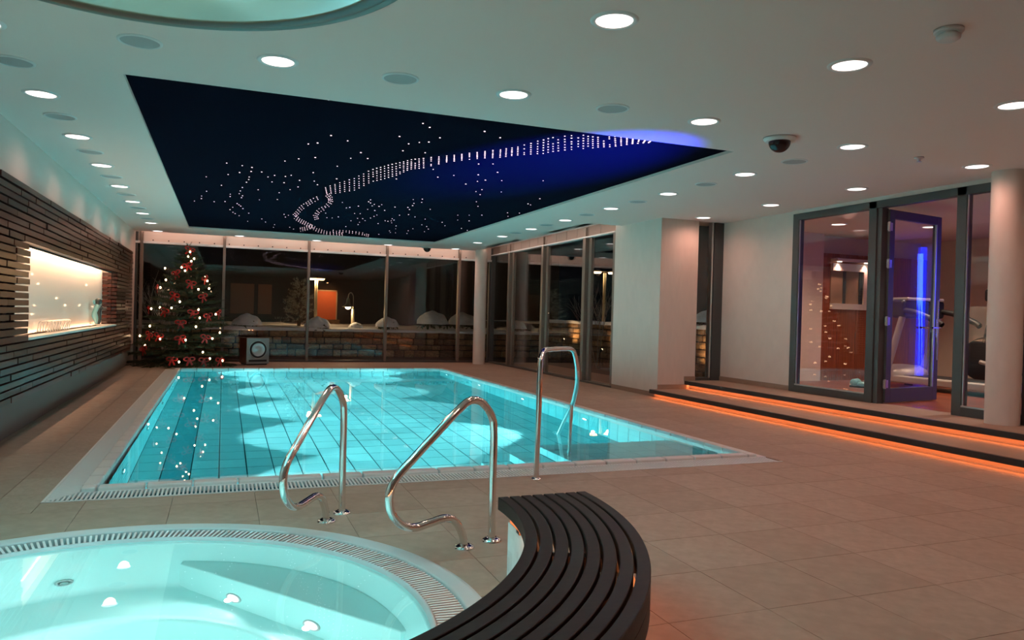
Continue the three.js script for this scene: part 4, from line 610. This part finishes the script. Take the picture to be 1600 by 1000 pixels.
{ // lamps outside
  const t = thing('garden_lamp', 'tall garden lamp post with two flat glowing heads', 'lamp post', [2.92, .72, -26], 0, 'garden lamps');
  part(t, 'post', rod(V(0, 0, 0), V(0, 1.6, 0), .055, .05, 14), M.lampPost);
  for (const s of [-1, 1]) { const hd = part(t, 'lamp_head', lathe([[0, .06], [.05, .06], [.19, .0], [.185, -.015], [0, -.01]], 24).translate(s * .13, 1.62, 0), M.lampHead); part(hd, 'diffuser', new THREE.CylinderGeometry(.15, .12, .05, 22).translate(s * .13, 1.58, 0), glow(rgb(1, .66, .30), 7)); point(t, rgb(1, .6, .28), L.lampA / 2, V(s * .13, 1.5, .04), 3); }
  const u = thing('garden_lamp', 'short garden lamp with a gooseneck arm and bell shaped shade', 'lamp post', [3.58, .70, -22.3], 0, 'garden lamps');
  part(u, 'post', rod(V(0, 0, 0), V(0, .62, 0), .05, .045, 14), M.lampPost);
  part(u, 'gooseneck', tube([V(0, .6, 0), V(.0, .95, 0), V(-.03, 1.06, 0), V(-.08, 1.1, 0), V(-.13, 1.06, 0), V(-.15, .98, 0), V(-.15, .92, 0)], .012, 40, 8), M.lampPost);
  const sh = part(u, 'lamp_shade', lathe([[.035, .93], [.05, .9], [.06, .8], [.08, .74], [.13, .70], [.17, .685], [.165, .675], [.12, .69]], 28).translate(-.15, 0, 0), M.lampHead); part(sh, 'bulb', new THREE.SphereGeometry(.085, 16, 12).scale(1, .75, 1).translate(-.15, .67, 0), glow(rgb(1, .74, .42), 9)); point(u, rgb(1, .66, .34), L.lampB, V(-.15, .55, .05), 2);
  const v = thing('garden_lamp', 'distant twin headed garden lamp behind the sliding glass wall', 'lamp post', [12.6, 1.0, -23.6], 0, 'garden lamps');
  part(v, 'post', rod(V(0, 0, 0), V(0, 1.85, 0), .055, .05, 12), M.lampPost); for (const s of [-1, 1]) { const hd = part(v, 'lamp_head', lathe([[0, .06], [.05, .06], [.19, .0], [.185, -.015], [0, -.01]], 20).translate(s * .3, 1.9, 0), M.lampHead); part(hd, 'diffuser', new THREE.CylinderGeometry(.16, .13, .06, 20).translate(s * .3, 1.86, 0), glow(rgb(1, .70, .36), 7)); point(v, rgb(1, .62, .30), L.lampA / 3, V(s * .3, 1.78, 0), 3); } part(v, 'cross_arm', rod(V(-.3, 1.9, 0), V(.3, 1.9, 0), .02, .02), M.lampPost);
  [[9.0, .62, -19.3, 'small garden spotlight at the stone wall beside the middle sliding door'], [8.95, .45, -16.9, 'small garden spotlight at the stone wall beside the last sliding door'], [9.0, .4, -13.0, 'small garden spotlight at the stone wall seen in the narrow window']].forEach(([x, y, z, lab]) => { const s = thing('garden_spotlight', lab, 'spotlight', [x, 0, z], 0, 'garden wall spotlights'); part(s, 'stake', rod(V(0, -.05, 0), V(0, y - .04, 0), .012), M.black); part(s, 'head', lathe([[0, 0], [.035, 0], [.04, .06], [0, .06]], 16).rotateZ(-.9).translate(0, y - .04, 0), M.black); part(s, 'lens', new THREE.SphereGeometry(.026, 12, 8).translate(.05, y, 0), glow(rgb(1, .7, .4), 4)); spot(s, rgb(1, .60, .28), L.gardenSpot, V(.09, y + .02, 0), V(.52, y + .28, 0), 1.0, 1, 1); });
}
{ // frosted pine and bare shrub
  const t = thing('frosted_pine', 'frosted pine tree lit by the twin headed garden lamp', 'tree', [2.25, .70, -24.6]), r = rngOf(61), gs = [], wood = [];
  part(t, 'trunk', rod(V(0, 0, 0), V(.1, 1.5, 0), .06, .02, 8), M.bark);
  for (let i = 0; i < 130; i++) { const y = .1 + Math.pow(r(), .8) * 1.35, R = (.72 - .36 * y) * (.45 + r() * .75), a = r() * 6.28, e = V(Math.cos(a) * R, y + (r() - .35) * .3, Math.sin(a) * R), s0 = V(Math.cos(a) * R * .2, y - .03, Math.sin(a) * R * .2); wood.push(rod(s0, e, .008, .003, 4)); for (let k = 0; k < 40; k++) { const u = .3 + .75 * r(), p = s0.clone().lerp(e, u), d = V(r() - .5, r() - .2, r() - .5).normalize().multiplyScalar(.09), g = new THREE.BufferGeometry(), q = V(d.z, 0, -d.x).normalize().multiplyScalar(.006); g.setAttribute('position', new THREE.Float32BufferAttribute([...p.clone().add(q).toArray(), ...p.clone().sub(q).toArray(), ...p.clone().add(d).toArray()], 3)); g.setAttribute('uv', new THREE.Float32BufferAttribute(new Float32Array(6), 2)); g.computeVertexNormals(); gs.push(g); } }
  part(t, 'branches', wood, M.bark).userData.kind = 'stuff'; part(t, 'frosted_needles', gs, M.frosted).userData.kind = 'stuff';
  const shrub = (name, label, pos, seed, R, n) => { const b = thing(name, label, 'shrub', pos, 0, 'bare garden shrubs'), rr = rngOf(seed), tw = []; const grow = (p, d, l, rad, dep) => { const e = p.clone().add(d.clone().multiplyScalar(l)); tw.push(rod(p, e, rad, rad * .65, 5)); if (dep) for (let k = 0; k < 3; k++) grow(p.clone().lerp(e, .5 + .5 * rr()), d.clone().add(V(rr() - .5, rr() * .5 - .1, rr() - .5).multiplyScalar(1.1)).normalize(), l * (.55 + rr() * .25), rad * .6, dep - 1); }; for (let k = 0; k < n; k++) grow(V(0, 0, 0), V(rr() - .5, 1.6, rr() - .5).normalize(), R, .012, 3); part(b, 'twigs', tw, n > 4 ? M.paleTwig : M.twig).userData.kind = 'stuff'; };
  shrub('bare_shrub', 'bare twiggy shrub behind the last sliding glass door', [8.7, 0, -16.6], 71, .95, 3); shrub('bare_shrub', 'bare pale branches outside the window behind the Christmas tree', [-1.3, 0, -19.6], 72, .95, 6);
}
{ // dark house behind the garden
  const h = thing('garden_house', 'dark house behind the garden with a glowing orange door', 'building', [0, .6, -30.5]);
  part(h, 'wall', bx(-9, 14, 0, 5, -3, 0), M.facade); part(h, 'plinth', bx(-9, 14, -.3, .12, -.02, .1), M.stone[1]);
  part(h, 'door', bx(3.45, 4.2, .3, 1.42, 0, .06), M.redDoor, 'orange red door'); part(h, 'door_frame', [bx(3.40, 3.45, .25, 1.47, 0, .09), bx(4.2, 4.25, .25, 1.47, 0, .09), bx(3.4, 4.25, 1.42, 1.47, 0, .09)], M.lampPost); part(h, 'doorstep', bx(3.3, 4.3, .1, .3, 0, .5), M.stone[0]);
  part(h, 'shutter', bx(.25, 1.1, .45, 1.6, 0, .05), M.shutter, 'dim brown shutter'); part(h, 'shutter', bx(1.25, 1.75, .45, 1.6, 0, .05), M.shutter, 'dim brown shutter');
  const l = thing('door_lamp', 'small lamp above the orange door of the garden house', 'lamp', [3.82, 2.35, -30.3]); part(l, 'bracket', rod(V(0, 0, -.2), V(0, 0, .1), .015), M.black); part(l, 'shade', lathe([[.02, .08], [.1, .02], [.1, .0]], 20).translate(0, 0, .12), M.black); part(l, 'bulb', new THREE.SphereGeometry(.04, 12, 8).translate(0, .02, .12), glow(rgb(1, .5, .2), 3)); spot(l, rgb(1, .42, .16), 3.6, V(0, .0, .75), V(0, -.75, -.2), .75, .8);
}

// ---------- shadows on everything, then hand over ----------
scene.traverse(o => { if (o.isMesh) { o.castShadow = true; o.receiveShadow = true; } });
renderer.render(scene, camera);
